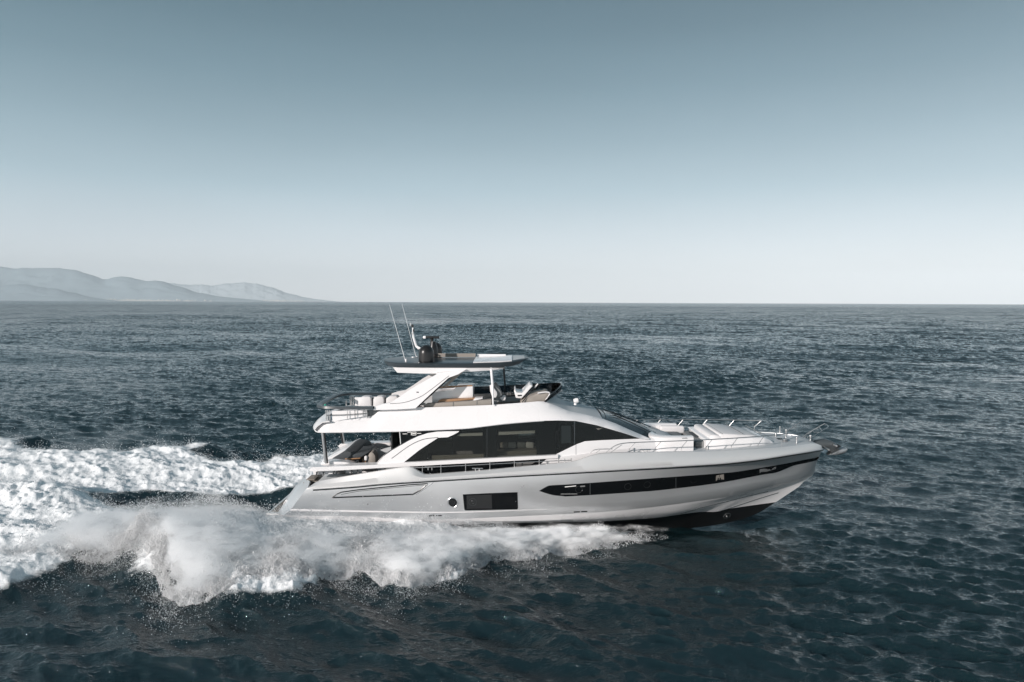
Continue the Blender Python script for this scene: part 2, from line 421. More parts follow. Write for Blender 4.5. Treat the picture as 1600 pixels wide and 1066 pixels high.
M_red = new_mat('green_starboard_lamp', (0.05, 0.35, 0.25), 0.3)

M_port = new_mat('dark_port_rim', (0.02, 0.021, 0.022), 0.4)
def glass_mat(name, tint, trans, rough=0.05, ior=1.33):
    m = bpy.data.materials.new(name); m.use_nodes = True
    n, l = m.node_tree.nodes, m.node_tree.links
    n.remove(n['Principled BSDF'])
    g = n.new('ShaderNodeBsdfGlossy'); g.inputs['Roughness'].default_value = rough
    t = n.new('ShaderNodeBsdfTransparent'); t.inputs['Color'].default_value = (*trans, 1)
    d = n.new('ShaderNodeBsdfDiffuse'); d.inputs['Color'].default_value = (*tint, 1)
    m1 = n.new('ShaderNodeMixShader'); m1.inputs[0].default_value = 0.15; l.new(t.outputs[0], m1.inputs[1]); l.new(d.outputs[0], m1.inputs[2])
    fr = n.new('ShaderNodeFresnel'); fr.inputs['IOR'].default_value = ior
    m2 = n.new('ShaderNodeMixShader'); l.new(fr.outputs[0], m2.inputs[0]); l.new(m1.outputs[0], m2.inputs[1]); l.new(g.outputs[0], m2.inputs[2])
    l.new(m2.outputs[0], n['Material Output'].inputs['Surface'])
    return m
M_glass = glass_mat('tinted_window_glass', (0.014, 0.015, 0.015), (0.74, 0.75, 0.72))
M_glassd = glass_mat('dark_window_glass', (0.012, 0.012, 0.012), (0.16, 0.16, 0.16))
M_screen = glass_mat('smoked_screen_glass', (0.01, 0.012, 0.014), (0.22, 0.26, 0.29))
M_wind = glass_mat('windscreen_glass', (0.20, 0.28, 0.33), (0.10, 0.14, 0.16), 0.12, 1.9)  # pale blue diffuse tint paints in the reflected sky

# ------------------------------------------------------------------ the yacht
YACHT = empty('motor_yacht', (0.5, YC, 0.0))
tag(YACHT, 'long silver and white motor yacht with dark windows and hardtop flybridge, speeding over the sea', 'motor yacht')

def resample(pts, n):
    pts = [Vector(p) for p in pts]
    d = [0]
    for a, b in zip(pts, pts[1:]): d.append(d[-1] + abs(b.x - a.x) + 1e-6)
    out = []
    for i in range(n):
        t = d[-1] * i / (n - 1); j = 0
        while j < len(d) - 2 and d[j + 1] < t: j += 1
        f = (t - d[j]) / (d[j + 1] - d[j]); out.append(pts[j].lerp(pts[j + 1], min(1, max(0, f))))
    return out
def catmull(pts, per=6):
    out = []
    n = len(pts)
    for i in range(n - 1):
        p0 = pts[max(0, i - 1)]; p1 = pts[i]; p2 = pts[i + 1]; p3 = pts[min(n - 1, i + 2)]
        for k in range(per):
            t = k / per
            out.append(tuple(0.5 * ((2 * b) + (-a + c) * t + (2 * a - 5 * b + 4 * c - d) * t * t + (-a + 3 * b - 3 * c + d) * t ** 3)
                             for a, b, c, d in zip(p0, p1, p2, p3)))
    out.append(tuple(pts[-1])); return out

def beam(B, x0, xe, p, q, aft=0.05):
    def f(x, z=0):
        if x <= x0: return B * (1 - aft * ((x0 - x) / 13.0) ** 2)
        t = min(1, (x - x0) / (xe - x0)); return B * max(0.0, 1 - t ** p) ** q
    return f
def stem_x(px, py): return P(px, py, YC).x
# near-side lines of the hull as seen, each with the half beam of that line
TOP = [(481, 762.0), (490, 756), (500, 751.8), (520, 748), (560, 741.3), (600, 735.2), (638, 730), (648, 733.5), (660, 740.3), (668, 741.8), (700, 739.6), (760, 735.0),
       (800, 731.2), (842, 727.2), (880, 723.5), (900, 720.5), (915, 715.5), (930, 710.8), (945, 708.6), (970, 707.8), (1007, 707), (1050, 706.4),
       (1089, 705.8), (1130, 704.4), (1171, 702), (1200, 700.3), (1220, 698.9), (1245, 696), (1262, 693.8), (1275, 693.2), (1286, 697.8)]
KN = [(478, 764.5), (520, 761.8), (560, 758.8), (600, 755.0), (700, 748.6), (800, 742.6), (900, 737.2), (1000, 731.6), (1040, 729.4), (1120, 724.4),
      (1152, 721.4), (1190, 717), (1227, 711.2), (1257, 706.6), (1278, 703), (1287.3, 701.6)]
S1 = [(454, 797), (569, 799.3), (700, 800.8), (820, 797.2), (900, 793.6), (989, 786), (1060, 776.8), (1120, 767.5), (1180, 756), (1230, 746), (1272.5, 737.5)]
S2 = [(444, 805.5), (500, 806.3), (569, 807.5), (644, 812), (700, 811.5), (787, 808), (900, 802.6), (932, 800.9), (1007, 794.2), (1120, 779.2), (1152, 772.6),
      (1227, 754.9), (1258, 746.3), (1269.8, 742.8)]
CH = [(432, 814), (787, 814.5), (900, 811), (960, 807.5), (1017, 802), (1060, 797), (1110, 786.5), (1162, 774.5), (1200, 764.6), (1235, 755.5), (1256, 752.5)]
CI = [(432, 816), (787, 816.5), (900, 813), (960, 810), (1017, 805.5), (1060, 801), (1110, 791.5), (1162, 779.5), (1200, 769), (1228, 762), (1248.5, 760.5)]
S3 = [(430, 820), (512, 821), (662, 821), (787, 817.8), (844, 817), (932, 815), (1017, 810), (1060, 804.5), (1092, 800.2), (1119, 799.8), (1135, 795.8), (1170, 790.5), (1212, 784.8)]
bTOP = beam(2.78, 2.0, stem_x(1286, 697.8), 2.7, 0.62)
bKN = beam(2.90, 2.0, stem_x(1287.3, 701.6), 2.7, 0.62)
bS1 = beam(2.84, 0.0, stem_x(1272.5, 737.5), 2.1, 0.85)
bS2 = beam(2.74, -0.5, stem_x(1269.8, 742.8), 2.0, 0.92)
bCH = beam(2.66, -1.5, stem_x(1256, 752.5), 1.95, 1.0)
bCI = beam(2.52, -1.5, stem_x(1248.5, 760.5), 1.95, 1.05)
bS3 = beam(2.42, -2.5, stem_x(1212, 784.8), 1.8, 1.1)
NS = 150
def hull_line(px, b, n=NS, smooth=True):
    if smooth: px = catmull(px, 5)
    L = [PB(x, y, b) for x, y in px]
    L[-1].y = YC
    return resample(L, n)
LT = hull_line(TOP, bTOP); LK = hull_line(KN, bKN); L1 = hull_line(S1, bS1); L2 = hull_line(S2, bS2)
LC = hull_line(CH, bCH); LI = hull_line(CI, bCI); L3 = hull_line(S3, bS3)
keel_px = [(1212, 784.8), (1178.8, 804.5), (1133.8, 817.6), (1087, 824.5), (1040, 829)]
keel = [P(a, b, YC) for a, b in reversed(keel_px)]
keel = [Vector((-11.2, YC, -0.55)), Vector((-5, YC, -0.65)), Vector((2, YC, -0.62))] + keel
LKEEL = resample([Vector(p) for p in catmull([tuple(k) for k in keel], 6)], NS)
def between(A, B, t, bulge=0.0):
    return [a.lerp(b, t) + Vector((0, bulge * (abs(YC - a.y) / 2.8) ** 1.0, 0)) for a, b in zip(A, B)]
# the side between knuckle and lower crease is hollow forward (flare) and slightly full aft
def flare(t):
    out = []
    for i, (a, b) in enumerate(zip(LK, L1)):
        u = i / (NS - 1); k = 0.22 * sstep(0.55, 0.85, np.array(u)) * (1 - sstep(0.93, 1.0, np.array(u))) - 0.05
        p = a.lerp(b, t); p.y += float(k) * math.sin(math.pi * t) * min(1, (YC - p.y) / 1.0); out.append(p)
    return out
ROWS = [LT, between(LT, LK, 0.5, -0.05), LK] + [flare(t) for t in (0.08, 0.2, 0.35, 0.5, 0.65, 0.8, 0.92)] + [L1, L2, between(L2, LC, 0.5, 0.0), LC, LI, L3,
        between(L3, LKEEL, 0.33), between(L3, LKEEL, 0.66), LKEEL]
RMAT = [1, 1, 0, 0, 0, 0, 0, 0, 0, 0, 0, 2, 2, 2, 2, 3, 3, 3]
bm = bmesh.new()
side = {}
for sgn in (0, 1):
    V = [[bm.verts.new(mir(p) if sgn else p) for p in row] for row in ROWS]
    side[sgn] = V
    for j in range(len(V) - 1):
        for i in range(NS - 1):
            vs = (V[j][i], V[j][i + 1], V[j + 1][i + 1], V[j + 1][i])
            f = bm.faces.new(vs if not sgn else vs[::-1]); f.material_index = RMAT[j]
# transom: rows closed across, with the raked, rounded quarters of the photo
for j in range(len(ROWS) - 1):
    a, b = ROWS[j][0], ROWS[j + 1][0]
    n = 8; prev = None
    for k in range(n + 1):
        s = k / n; w = math.sin(math.pi * s) * 0.35
        pa = Vector((a.x - w, a.y + (2 * (YC - a.y)) * s, a.z)); pb = Vector((b.x - w, b.y + (2 * (YC - b.y)) * s, b.z))
        va = side[0][j][0] if k == 0 else (side[1][j][0] if k == n else bm.verts.new(pa))
        vb = side[0][j + 1][0] if k == 0 else (side[1][j + 1][0] if k == n else bm.verts.new(pb))
        if prev: 
            f = bm.faces.new((prev[0], va, vb, prev[1])); f.material_index = 0 if RMAT[j] != 3 else 3
        prev = (va, vb)
bmesh.ops.remove_doubles(bm, verts=bm.verts, dist=0.002)
bmesh.ops.recalc_face_normals(bm, faces=bm.faces)
from mathutils.bvhtree import BVHTree
HULL_BVH = BVHTree.FromBMesh(bm)
hull = link('hull', bm, [M_silver, M_silver2, M_white, M_anti], YACHT, smooth=22)

def cast(bvh, px, py):
    d = (P(px, py, 30) - Vector((0, 0, CAM_H))).normalized()
    h = bvh.ray_cast(Vector((0, 0, CAM_H)), d)
    return h[0], h[1]

def cdt(poly, step):
    """triangulated points of a polygon with inner points on a grid"""
    pts = []
    n = len(poly)
    for i in range(n):
        a, b = Vector(poly[i]), Vector(poly[(i + 1) % n]); k = max(1, int((b - a).length / step))
        for s in range(k): pts.append(a.lerp(b, s / k))
    nb = len(pts)
    xs = [p.x for p in pts]; ys = [p.y for p in pts]
    def inside(x, y):
        r = False
        for i in range(nb):
            a, b = pts[i], pts[(i + 1) % nb]
            if (a.y > y) != (b.y > y) and x < (b.x - a.x) * (y - a.y) / (b.y - a.y) + a.x: r = not r
        return r
    def near(x, y):
        return min((p.x - x) ** 2 + (p.y - y) ** 2 for p in pts[:nb]) < (step * 0.45) ** 2
    x = min(xs) + step * 0.5
    while x < max(xs):
        y = min(ys) + step * 0.5
        while y < max(ys):
            if inside(x, y) and not near(x, y): pts.append(Vector((x, y)))
            y += step
        x += step
    edges = [(i, (i + 1) % nb) for i in range(nb)]
    v, e, f, *_ = delaunay_2d_cdt([Vector((p[0], p[1])) for p in pts], edges, [list(range(nb))], 1, 1e-5)
    return v, f
def solid_from(front, back, faces, both):
    bm = bmesh.new()
    for s in ((0, 1) if both else (0,)):
        A = [bm.verts.new(mir(p) if s else p) for p in front]; B = [bm.verts.new(mir(p) if s else p) for p in back]
        cnt = {}
        for f in faces:
            for a, b in zip(f, f[1:] + f[:1]): cnt[(a, b)] = cnt.get((a, b), 0) + 1
        for f in faces:
            try:
                bm.faces.new([A[i] for i in f]); bm.faces.new([B[i] for i in reversed(f)])
            except ValueError: pass
        for (a, b) in cnt:
            if (b, a) not in cnt:
                try: bm.faces.new((A[a], B[a], B[b], A[b]))
                except ValueError: pass
    return bm
def on_hull(poly, out=0.012, inn=0.03, step=8, both=True, bvh=None):
    v, f = cdt(poly, step); bvh = bvh or HULL_BVH
    fr, bk = [], []
    for p in v:
        h, nn = cast(bvh, p.x, p.y)
        if h is None: h = PB(p.x, p.y, bKN); nn = Vector((0, -1, 0))
        if nn.y > 0: nn = -nn
        fr.append(h + nn * out); bk.append(h - nn * inn)
    return solid_from(fr, bk, [list(q) for q in f], both)
def panel(poly, b, thick=0.05, step=10, both=True, off=0.0):
    """plate that follows the half-beam field b; off > 0 stands proud of it"""
    v, f = cdt(poly, step)
    g = (lambda x, z: b(x, z) + off) if callable(b) else b + off
    fr = [PB(p.x, p.y, g) for p in v]
    bk = [p + Vector((0, thick, 0)) for p in fr]
    return solid_from(fr, bk, [list(q) for q in f], both)
def slab(poly, Y0, depth, bev=0.0, seg=2, bm=None):
    """solid whose near face has this outline and that runs away from the camera by depth"""
    own = bm is None; bm = bm or bmesh.new()
    A = [bm.verts.new(P(x, y, Y0)) for x, y in poly]; B = [bm.verts.new(v.co + Vector((0, depth, 0))) for v in A]
    fs = [bm.faces.new(A), bm.faces.new(B[::-1])]
    n = len(A)
    for i in range(n): fs.append(bm.faces.new((A[i], B[i], B[(i + 1) % n], A[(i + 1) % n])))
    if bev:
        es = list({e for f in fs for e in f.edges})
        bmesh.ops.bevel(bm, geom=es, offset=bev, segments=seg, profile=0.5, affect='EDGES', clamp_overlap=True)
    return bm
def boxm(c, s, rz=0, bev=0.0, seg=2, bm=None, ry=0, rx=0):
    bm = bm or bmesh.new()
    r = bmesh.ops.create_cube(bm, size=1, matrix=Matrix.Translation(c) @ Matrix.Rotation(rz, 4, 'Z') @ Matrix.Rotation(ry, 4, 'Y') @ Matrix.Rotation(rx, 4, 'X') @ Matrix.Diagonal((*s, 1)))
    if bev:
        es = list({e for v in r['verts'] for e in v.link_edges})
        bmesh.ops.bevel(bm, geom=es, offset=bev, segments=seg, profile=0.5, affect='EDGES', clamp_overlap=True)
    return bm
def tube(pts, r, bm=None, sides=8, closed=False):
    bm = bm or bmesh.new(); pts = [Vector(p) for p in pts]; rings = []
    n = len(pts)
    for i, p in enumerate(pts):
        a = pts[(i - 1) % n] if closed or i else pts[0]; b = pts[(i + 1) % n] if closed or i < n - 1 else pts[-1]
        d = (b - a); d = d.normalized() if d.length > 1e-6 else Vector((1, 0, 0))
        u = d.cross(Vector((0, 0, 1))); u = u.normalized() if u.length > 1e-3 else Vector((1, 0, 0)); w = d.cross(u)
        rr = r[i] if isinstance(r, (list, tuple)) else r
        rings.append([bm.verts.new(p + (u * math.cos(2 * math.pi * k / sides) + w * math.sin(2 * math.pi * k / sides)) * rr) for k in range(sides)])
    m = n if closed else n - 1
    for i in range(m):
        A, B = rings[i], rings[(i + 1) % n]
        for k in range(sides): bm.faces.new((A[k], A[(k + 1) % sides], B[(k + 1) % sides], B[k]))
    if not closed: bm.faces.new(rings[0][::-1]); bm.faces.new(rings[-1])
    return bm
def lathe(c, prof, bm=None, n=28, axis=None):
    bm = bm or bmesh.new(); M = axis or Matrix.Identity(3); c = Vector(c); rings = []
    for r, z in prof:
        rings.append([bm.verts.new(c + M @ Vector((max(r, 1e-4) * math.cos(2 * math.pi * k / n), max(r, 1e-4) * math.sin(2 * math.pi * k / n), z))) for k in range(n)])
    for A, B in zip(rings, rings[1:]):
        for k in range(n): bm.faces.new((A[k], A[(k + 1) % n], B[(k + 1) % n], B[k]))
    bm.faces.new(rings[0][::-1]); bm.faces.new(rings[-1])
    return bm
def grid(rows, bm=None, thick=None):
    bm = bm or bmesh.new(); V = [[bm.verts.new(p) for p in r] for r in rows]
    for a, b in zip(V, V[1:]):
        for i in range(len(a) - 1): bm.faces.new((a[i], a[i + 1], b[i + 1], b[i]))
    if thick: 
        bmesh.ops.recalc_face_normals(bm, faces=bm.faces)
        bmesh.ops.solidify(bm, geom=list(bm.faces), thickness=thick)
    return bm
def both_sides(bm):
    """adds the mirror image of a near-side shape on the far side"""
    r = bmesh.ops.duplicate(bm, geom=bm.verts[:] + bm.edges[:] + bm.faces[:])
    for v in [g for g in r['geom'] if isinstance(g, bmesh.types.BMVert)]: v.co.y = 2 * YC - v.co.y
    return bm

# trim of the hull -------------------------------------------------
def strip_between(up, dn, name, mat, out=0.014, step=9):
    poly = list(up) + list(reversed(dn)); return link(name, on_hull(poly, out, 0.03, step), mat, YACHT, smooth=30)
kn_up = [(482, 763.6)] + [(x, y - 1.6) for x, y in KN[1:-2]] + [(1276, 701.9)]
kn_dn = [(482, 764.6)] + [(x, y + 0.9) for x, y in KN[1:-2]] + [(1276, 704.0)]
bm = bmesh.new()
for s in (0, 1):
    tube([(mir(p) if s else p) + Vector((0, (1 if s else -1) * 0.01, 0)) for p in LK[2:]], 0.035, bm, 6)
link('rub_rail', bm, M_silver2, YACHT)
bm = bmesh.new()
for s in (0, 1):
    tube([(mir(p) if s else p) + Vector((0, (1 if s else -1) * 0.004, -0.062)) for p in LK[2:-1]], 0.026, bm, 6)
link('rub_strip', bm, M_black, YACHT)
# white spray edge near the quarter
bm = bmesh.new()
for s in (0, 1):
    tube([(mir(p) if s else p) + Vector((0, (1 if s else -1) * 0.00, 0)) for p in L1[0:70]], [0.05 * (1 - i / 72) + 0.006 for i in range(70)], bm, 6)
link('spray_edge', bm, M_white, YACHT)

# long window band of the hull
band_up = [(842.3, 767.2), (855, 760), (864, 758.3), (900, 756.3), (1000, 749), (1120, 740.2), (1160, 735.9), (1227, 724.5), (1262, 717.6), (1281, 714.2)]
band_dn = [(842.3, 767.2), (862, 773.3), (880, 775.3), (895, 775.3), (1000, 768.6), (1040, 765), (1120, 755.2), (1190, 742), (1212, 738.6), (1228, 732.5), (1240, 727.5), (1262, 722.8), (1280, 718.4)]
link('hull_window_band', on_hull(catmull(band_up, 3) + list(reversed(catmull(band_dn, 3)))[1:-1], 0.006, 0.04, 6), M_pane_edge, YACHT, smooth=30)
for k, x0 in enumerate([922, 1056]):
    yu = np.interp(x0, [p[0] for p in band_up], [p[1] for p in band_up]) + 1; yd = np.interp(x0, [p[0] for p in band_dn], [p[1] for p in band_dn]) - 0.5
    link('window_mullion', on_hull([(x0 - 0.6, yu), (x0 + 0.6, yu), (x0 + 0.6, yd), (x0 - 0.6, yd)], 0.014, 0.01, 4), M_steel2, YACHT)
def hull_disc(px, py, r, name, mat, out=0.02, ring=None, parent=None, ry=None):
    c, nn = cast(HULL_BVH, px, py)
    if nn.y > 0: nn = -nn
    bm = bmesh.new()
    for s in (0, 1):
        cc = mir(c) if s else c; m2 = Vector((nn.x, -nn.y, nn.z)) if s else nn
        q = m2.to_track_quat('Z', 'X').to_matrix()
        if ring: lathe(cc, [(r, -0.01), (r + ring, -0.01), (r + ring, out * 0.7), (r + ring * 0.5, out), (r, out * 0.7), (r, -0.01)], bm, 24, q)
        else: lathe(cc, [(r, -0.02), (r, out), (r * 0.98, out + 0.003)], bm, 24, q)
    return link(name, bm, mat, parent or YACHT, smooth=30)
for (a, b) in [(904.5, 765), (981, 760.5), (1011, 757.5), (1084, 750), (1180, 738.8)]:
    hull_disc(a, b, 0.13, 'porthole', M_port, 0.008, ring=0.014)
link('window_blind', on_hull([(882.5, 760.3), (900, 758.6), (900, 759.9), (882.5, 761.6)], 0.009, 0.0, 5), M_blind, YACHT)
link('window_blind', on_hull([(906.5, 759.2), (914, 758.6), (914, 760.6), (906.5, 761.0)], 0.009, 0.0, 5), M_cushg, YACHT)
link('window_blind', on_hull([(876, 771.4), (902, 771.2), (902, 772.4), (876, 772.6)], 0.009, 0.0, 5), M_cushg, YACHT)
link('window_blind', on_hull([(1119, 743), (1131, 740.8), (1131, 750.2), (1118.5, 752.4)], 0.009, 0.0, 5), M_cushb, YACHT)
link('window_ornament', on_hull([(1121, 750), (1121.5, 745), (1124, 742.8), (1126, 745), (1126.2, 750.5), (1124.6, 750.8), (1124, 746), (1122.8, 747), (1122.6, 751)], 0.012, 0.0, 3), M_black, YACHT)
link('window_blind', on_hull([(1187, 733.2), (1212.5, 729.3), (1212, 732.5), (1187, 740)], 0.009, 0.0, 5), M_cushg, YACHT)

# rectangular window with rounded corners
def rrect(x0, y0, x1, y1, r, sk=0.0, n=4):
    pts = []
    for (cx, cy, a0) in ((x1 - r, y0 + r, -90), (x1 - r, y1 - r, 0), (x0 + r, y1 - r, 90), (x0 + r, y0 + r, 180)):
        for k in range(n + 1):
            a = math.radians(a0 + 90 * k / n); x = cx + r * math.cos(a); y = cy + r * math.sin(a)
            pts.append((x, y + sk * (x - x0)))
    return pts
w = link('hull_window', on_hull([(723.2, 772.7), (760, 770.9), (808.6, 769.2), (809.3, 794), (808.3, 796), (729, 797.7), (726.8, 797.5), (725.5, 796)], 0.008, 0.04, 6), M_pane_edge, YACHT)
link('window_glass', on_hull([(729, 774.5), (768, 773), (769, 794.5), (729.5, 795)], 0.012, 0.0, 8), M_port, w)
hull_disc(738.5, 784.5, 0.15, 'porthole', M_steel2, 0.02, ring=0.012, parent=w)
pr = hull_disc(707.0, 785.3, 0.19, 'porthole', M_silver, 0.03, ring=0.03)
hull_disc(707.8, 785.3, 0.175, 'window_glass', M_black, 0.014, parent=pr)
# air intake recess outline on the quarter
def groove(px, w, mat, name, out=0.010):
    bm = bmesh.new(); L = []
    for a, b in zip(px, px[1:]):
        k = max(1, int(math.dist(a, b) / 6))
        for s in range(k): L.append((a[0] + (b[0] - a[0]) * s / k, a[1] + (b[1] - a[1]) * s / k))
    L.append(px[-1])
    pts = []
    for x, y in L:
        h, nn = cast(HULL_BVH, x, y)
        if nn.y > 0: nn = -nn
        pts.append(h + nn * (out * 0.3))
    for s in (0, 1): tube([mir(p) if s else p for p in pts], w, bm, 6)
    return link(name, bm, mat, YACHT)
groove([(519, 777.5), (527, 771.6), (534, 769), (560, 765.4), (600, 761.4), (640, 757.5), (668, 755.8)], 0.024, M_black, 'intake_edge')
groove([(667, 757), (657, 766), (645, 772.5), (600, 774.5), (560, 776), (521, 777.6)], 0.028, M_black, 'intake_edge')
groove([(677, 754.2), (664, 764), (650, 773)], 0.012, M_steel2, 'intake_edge')
groove([(533, 772.8), (560, 767.7), (600, 763.6), (666, 757.8)], 0.010, M_steel2, 'intake_edge')
for (a, b) in [(670, 805.4), (681, 805.2), (896.5, 799.4), (908, 798.8)]:
    link('drain_vent', on_hull([(a, b), (a + 9.6, b - 0.4), (a + 9.6, b + 1.0), (a, b + 1.4)], 0.012, 0.01, 4), M_black, YACHT)
hull_disc(1136, 806, 0.13, 'bow_thruster', M_steel2, 0.03, ring=0.05)
hull_disc(1135.5, 806.5, 0.05, 'thruster_hub', M_chrome, 0.05)
# spray chines of the white bottom, coloured dark grey to stand for their shadow
for line, nm in (([(1064, 802.5), (1096, 793.5), (1130, 785), (1162, 777), (1200, 768)], 'spray_rail_shade'), ([(1124, 799), (1150, 791), (1180, 781), (1216, 770)], 'spray_rail_shade')):
    groove(line, 0.014, M_steel2, nm, 0.0)
# ------------------------------------------------------------------ decks
def deck(rows_px, b, z_off, name, mat, x0=None, x1=None):
    pass
def interp_line(L, x):
    for a, b in zip(L, L[1:]):
        if a.x <= x <= b.x: t = (x - a.x) / (b.x - a.x + 1e-9); return a.lerp(b, t)
    return L[-1].copy() if x > L[-1].x else L[0].copy()
# main deck just inside the bulwark
xs = np.linspace(LT[0].x + 0.1, LT[-1].x - 0.12, 90)
rows = []
for x in xs:
    p = interp_line(LT, float(x)); zs = float(np.interp(x, [-11, -5.0, 2.5, 5, 13.5], [2.05, 2.42, 2.75, 3.25, 3.72]))
    z = min(zs, p.z - 0.02)
    y = p.y + 0.05
    rows.append([Vector((x, y + (2 * (YC - y)) * k / 6, z + 0.02 * math.sin(math.pi * k / 6))) for k in range(7)])
link('deck', grid(rows, thick=0.02), M_nonskid, YACHT)
# rounded bow cap between the top edge and the deck
bm = bmesh.new()
for s in (0, 1):
    R = []
    for dx, dz in ((0, 0), (0.06, 0.012), (0.13, 0.0), (0.15, -0.08), (0.15, -0.25)):
        row = []
        for i in range(2, NS - 1):
            p = LT[i].copy(); q = LT[min(NS - 1, i + 1)] - LT[i - 1]; n = Vector((-q.y, q.x, 0)).normalized()
            if n.y < 0: n = -n
            k = min(1.0, (YC - p.y) / 0.35)
            p = p + n * dx * k + Vector((0, 0, dz)); p.y = min(p.y, YC)
            row.append(mir(p) if s else p)
        R.append(row)
    grid(R, bm)
link('gunwale_cap', bm, M_silver2, YACHT)

# stern quarter, steps and swim platform
bm = bmesh.new()
Q0 = [PB(x, y, b) for x, y, b in ((481, 762, 2.7), (473, 775, 2.72), (463, 789, 2.72), (453.5, 797.5, 2.72), (444, 805.5, 2.65))]
Q1 = [PB(x, y, b) for x, y, b in ((484, 752, 2.45), (469, 765, 2.5), (457, 780, 2.5), (447, 791, 2.5), (439, 804, 2.45))]
Q2 = [PB(x, y, b) for x, y, b in ((474, 745.5, 2.1), (462, 759, 2.15), (451, 774, 2.2), (442.5, 788, 2.2), (432, 803.5, 2.2))]
Q3 = [PB(x, y, b) for x, y, b in ((476, 744.5, 1.5), (466, 757, 1.6), (458, 770, 1.6), (450, 783, 1.6), (438, 802, 1.7))]
grid([Q0, Q1, Q2, Q3], bm, thick=0.06); both_sides(bm)
link('stern_quarter', bm, M_silver, YACHT, smooth=50)
bm = bmesh.new()
c0 = PB(441, 808.5, 2.6); 
boxm((c0.x - 0.05, YC, c0.z - 0.03), (1.5, 4.5, 0.16), bev=0.06, bm=bm)
link('swim_platform', bm, M_silver2, YACHT)
bm = bmesh.new(); boxm((c0.x - 0.05, YC, c0.z + 0.06), (1.2, 4.0, 0.02), bm=bm); link('platform_teak', bm, M_teak, YACHT)
# boarding steps up the quarter
for k in range(4):
    a = PB(489 - 4.6 * k, 744.5 + 5.0 * k, 1.95); 
    link('boarding_step', boxm((a.x, a.y, a.z - 0.05), (0.34, 0.75, 0.05), bev=0.01), M_teak, YACHT)
bm = boxm(PB(530, 745, 2.0) + Vector((0, 0.2, -0.14)), (2.6, 0.9, 0.05)); both_sides(bm); link('side_deck', bm, M_teak, YACHT)
bm = bmesh.new(); tube([PB(473, 746.5, 2.0), PB(463, 759, 2.05), PB(446, 783, 2.2), PB(443, 787.5, 2.2)], 0.022, bm)
tube([PB(473, 746.5, 2.0), PB(475.5, 748.5, 2.0)], 0.018, bm); tube([PB(446, 783, 2.2), PB(448.5, 784.5, 2.2)], 0.018, bm)
both_sides(bm); link('quarter_handrail', bm, M_chrome, YACHT)

# ------------------------------------------------------------------ deckhouse
def bcab(x, z):      # half beam of the deckhouse and flybridge side
    base = 2.34 - 0.15 * (z - 3.4)
    if x > 0: base -= 0.95 * (min(x, 7.0) / 7.0) ** 1.9
    if x < -5: base += 0.05 * min(1, (-5 - x) / 3)
    return base
def bridge(x, z):    # folded ridge where side turns into coachroof
    return max(1.0, bcab(x, z) - 0.35 - 0.15 * max(0, min(1, (x - 1) / 4)))
band_top = [(492, 671.3), (497, 664.5), (505, 659.2), (520, 656.5), (552, 654.5), (575, 652.2), (584, 649), (594, 640.5), (600, 638.6), (648, 637.4), (700, 635.8), (770, 633), (818.7, 629.4), (840, 627.4), (851, 627.6),
            (870, 634.5), (888.5, 642.5), (915, 647.8), (941, 654.5), (962, 662), (980, 670.2), (999.5, 678.5), (1014.5, 685)]
band_bot = [(492, 671.8), (496, 675.2), (505, 676.2), (624.5, 674.4), (703, 671.2), (731, 669.6), (759.5, 666), (790, 662.2), (825, 659.3), (850, 657.6), (872, 657.1), (900, 658), (932.5, 664.7), (970, 675.6), (1000, 685.4)]
poly = band_top + [(1014.0, 686.5)] + list(reversed(band_bot))
# white flybridge side: near plate bulging out towards its lower edge
def bband(x, z):
    return bcab(x, z) + 0.10
v, f = cdt(poly, 9)
def ytop(x): return np.interp(x, [p[0] for p in band_top], [p[1] for p in band_top])
def ybot(x): return np.interp(x, [p[0] for p in band_bot], [p[1] for p in band_bot])
fr, bk = [], []
for p in v:
    t = max(0, min(1, (ybot(p.x) - p.y) / max(2.0, ybot(p.x) - ytop(p.x))))
    A = float(np.interp(p.x, [492, 800, 850, 900, 1010], [0.30, 0.32, 0.45, 0.5, 0.28]))
    off = 0.10 - A * t ** 1.6 - (0.25 * (1 - min(1, (p.x - 491) / 14)) if p.x < 505 else 0)
    q = PB(p.x, p.y, (lambda x, z: bcab(x, z) + off)); fr.append(q); bk.append(q + Vector((0, 0.07, 0)))
bm = solid_from(fr, bk, [list(q) for q in f], True)
link('flybridge_side', bm, M_white, YACHT, smooth=40)
RIDGE = [fr_pt for fr_pt in [PB(x, ytop(x), (lambda X, Z, x=x: bcab(X, Z) + 0.10 - float(np.interp(x, [492, 800, 850, 900, 1010], [0.30, 0.32, 0.45, 0.5, 0.28])))) for x in np.linspace(851, 1014, 30)]]
# coachroof between the two ridges
crown_px = [(851, 620), (866, 617.4), (880, 621), (905, 628.5), (928, 633.6), (950, 639.5)]
rows = []
for r in RIDGE:
    half = YC - r.y
    row = []
    for k in range(13):
        s = -1 + 2 * k / 12; y = YC + s * half
        row.append(Vector((r.x, y, r.z + 0.10 * (1 - abs(s) ** 2.5))))
    rows.append(row)
nr = len(rows)
iw = 16  # station where the windscreen starts
rf = [r for r in rows[:iw + 1]]
link('coachroof', grid(rf, thick=0.05), M_nonskid, YACHT, smooth=50)  # grey roof colour holds the weak grazing light on the top
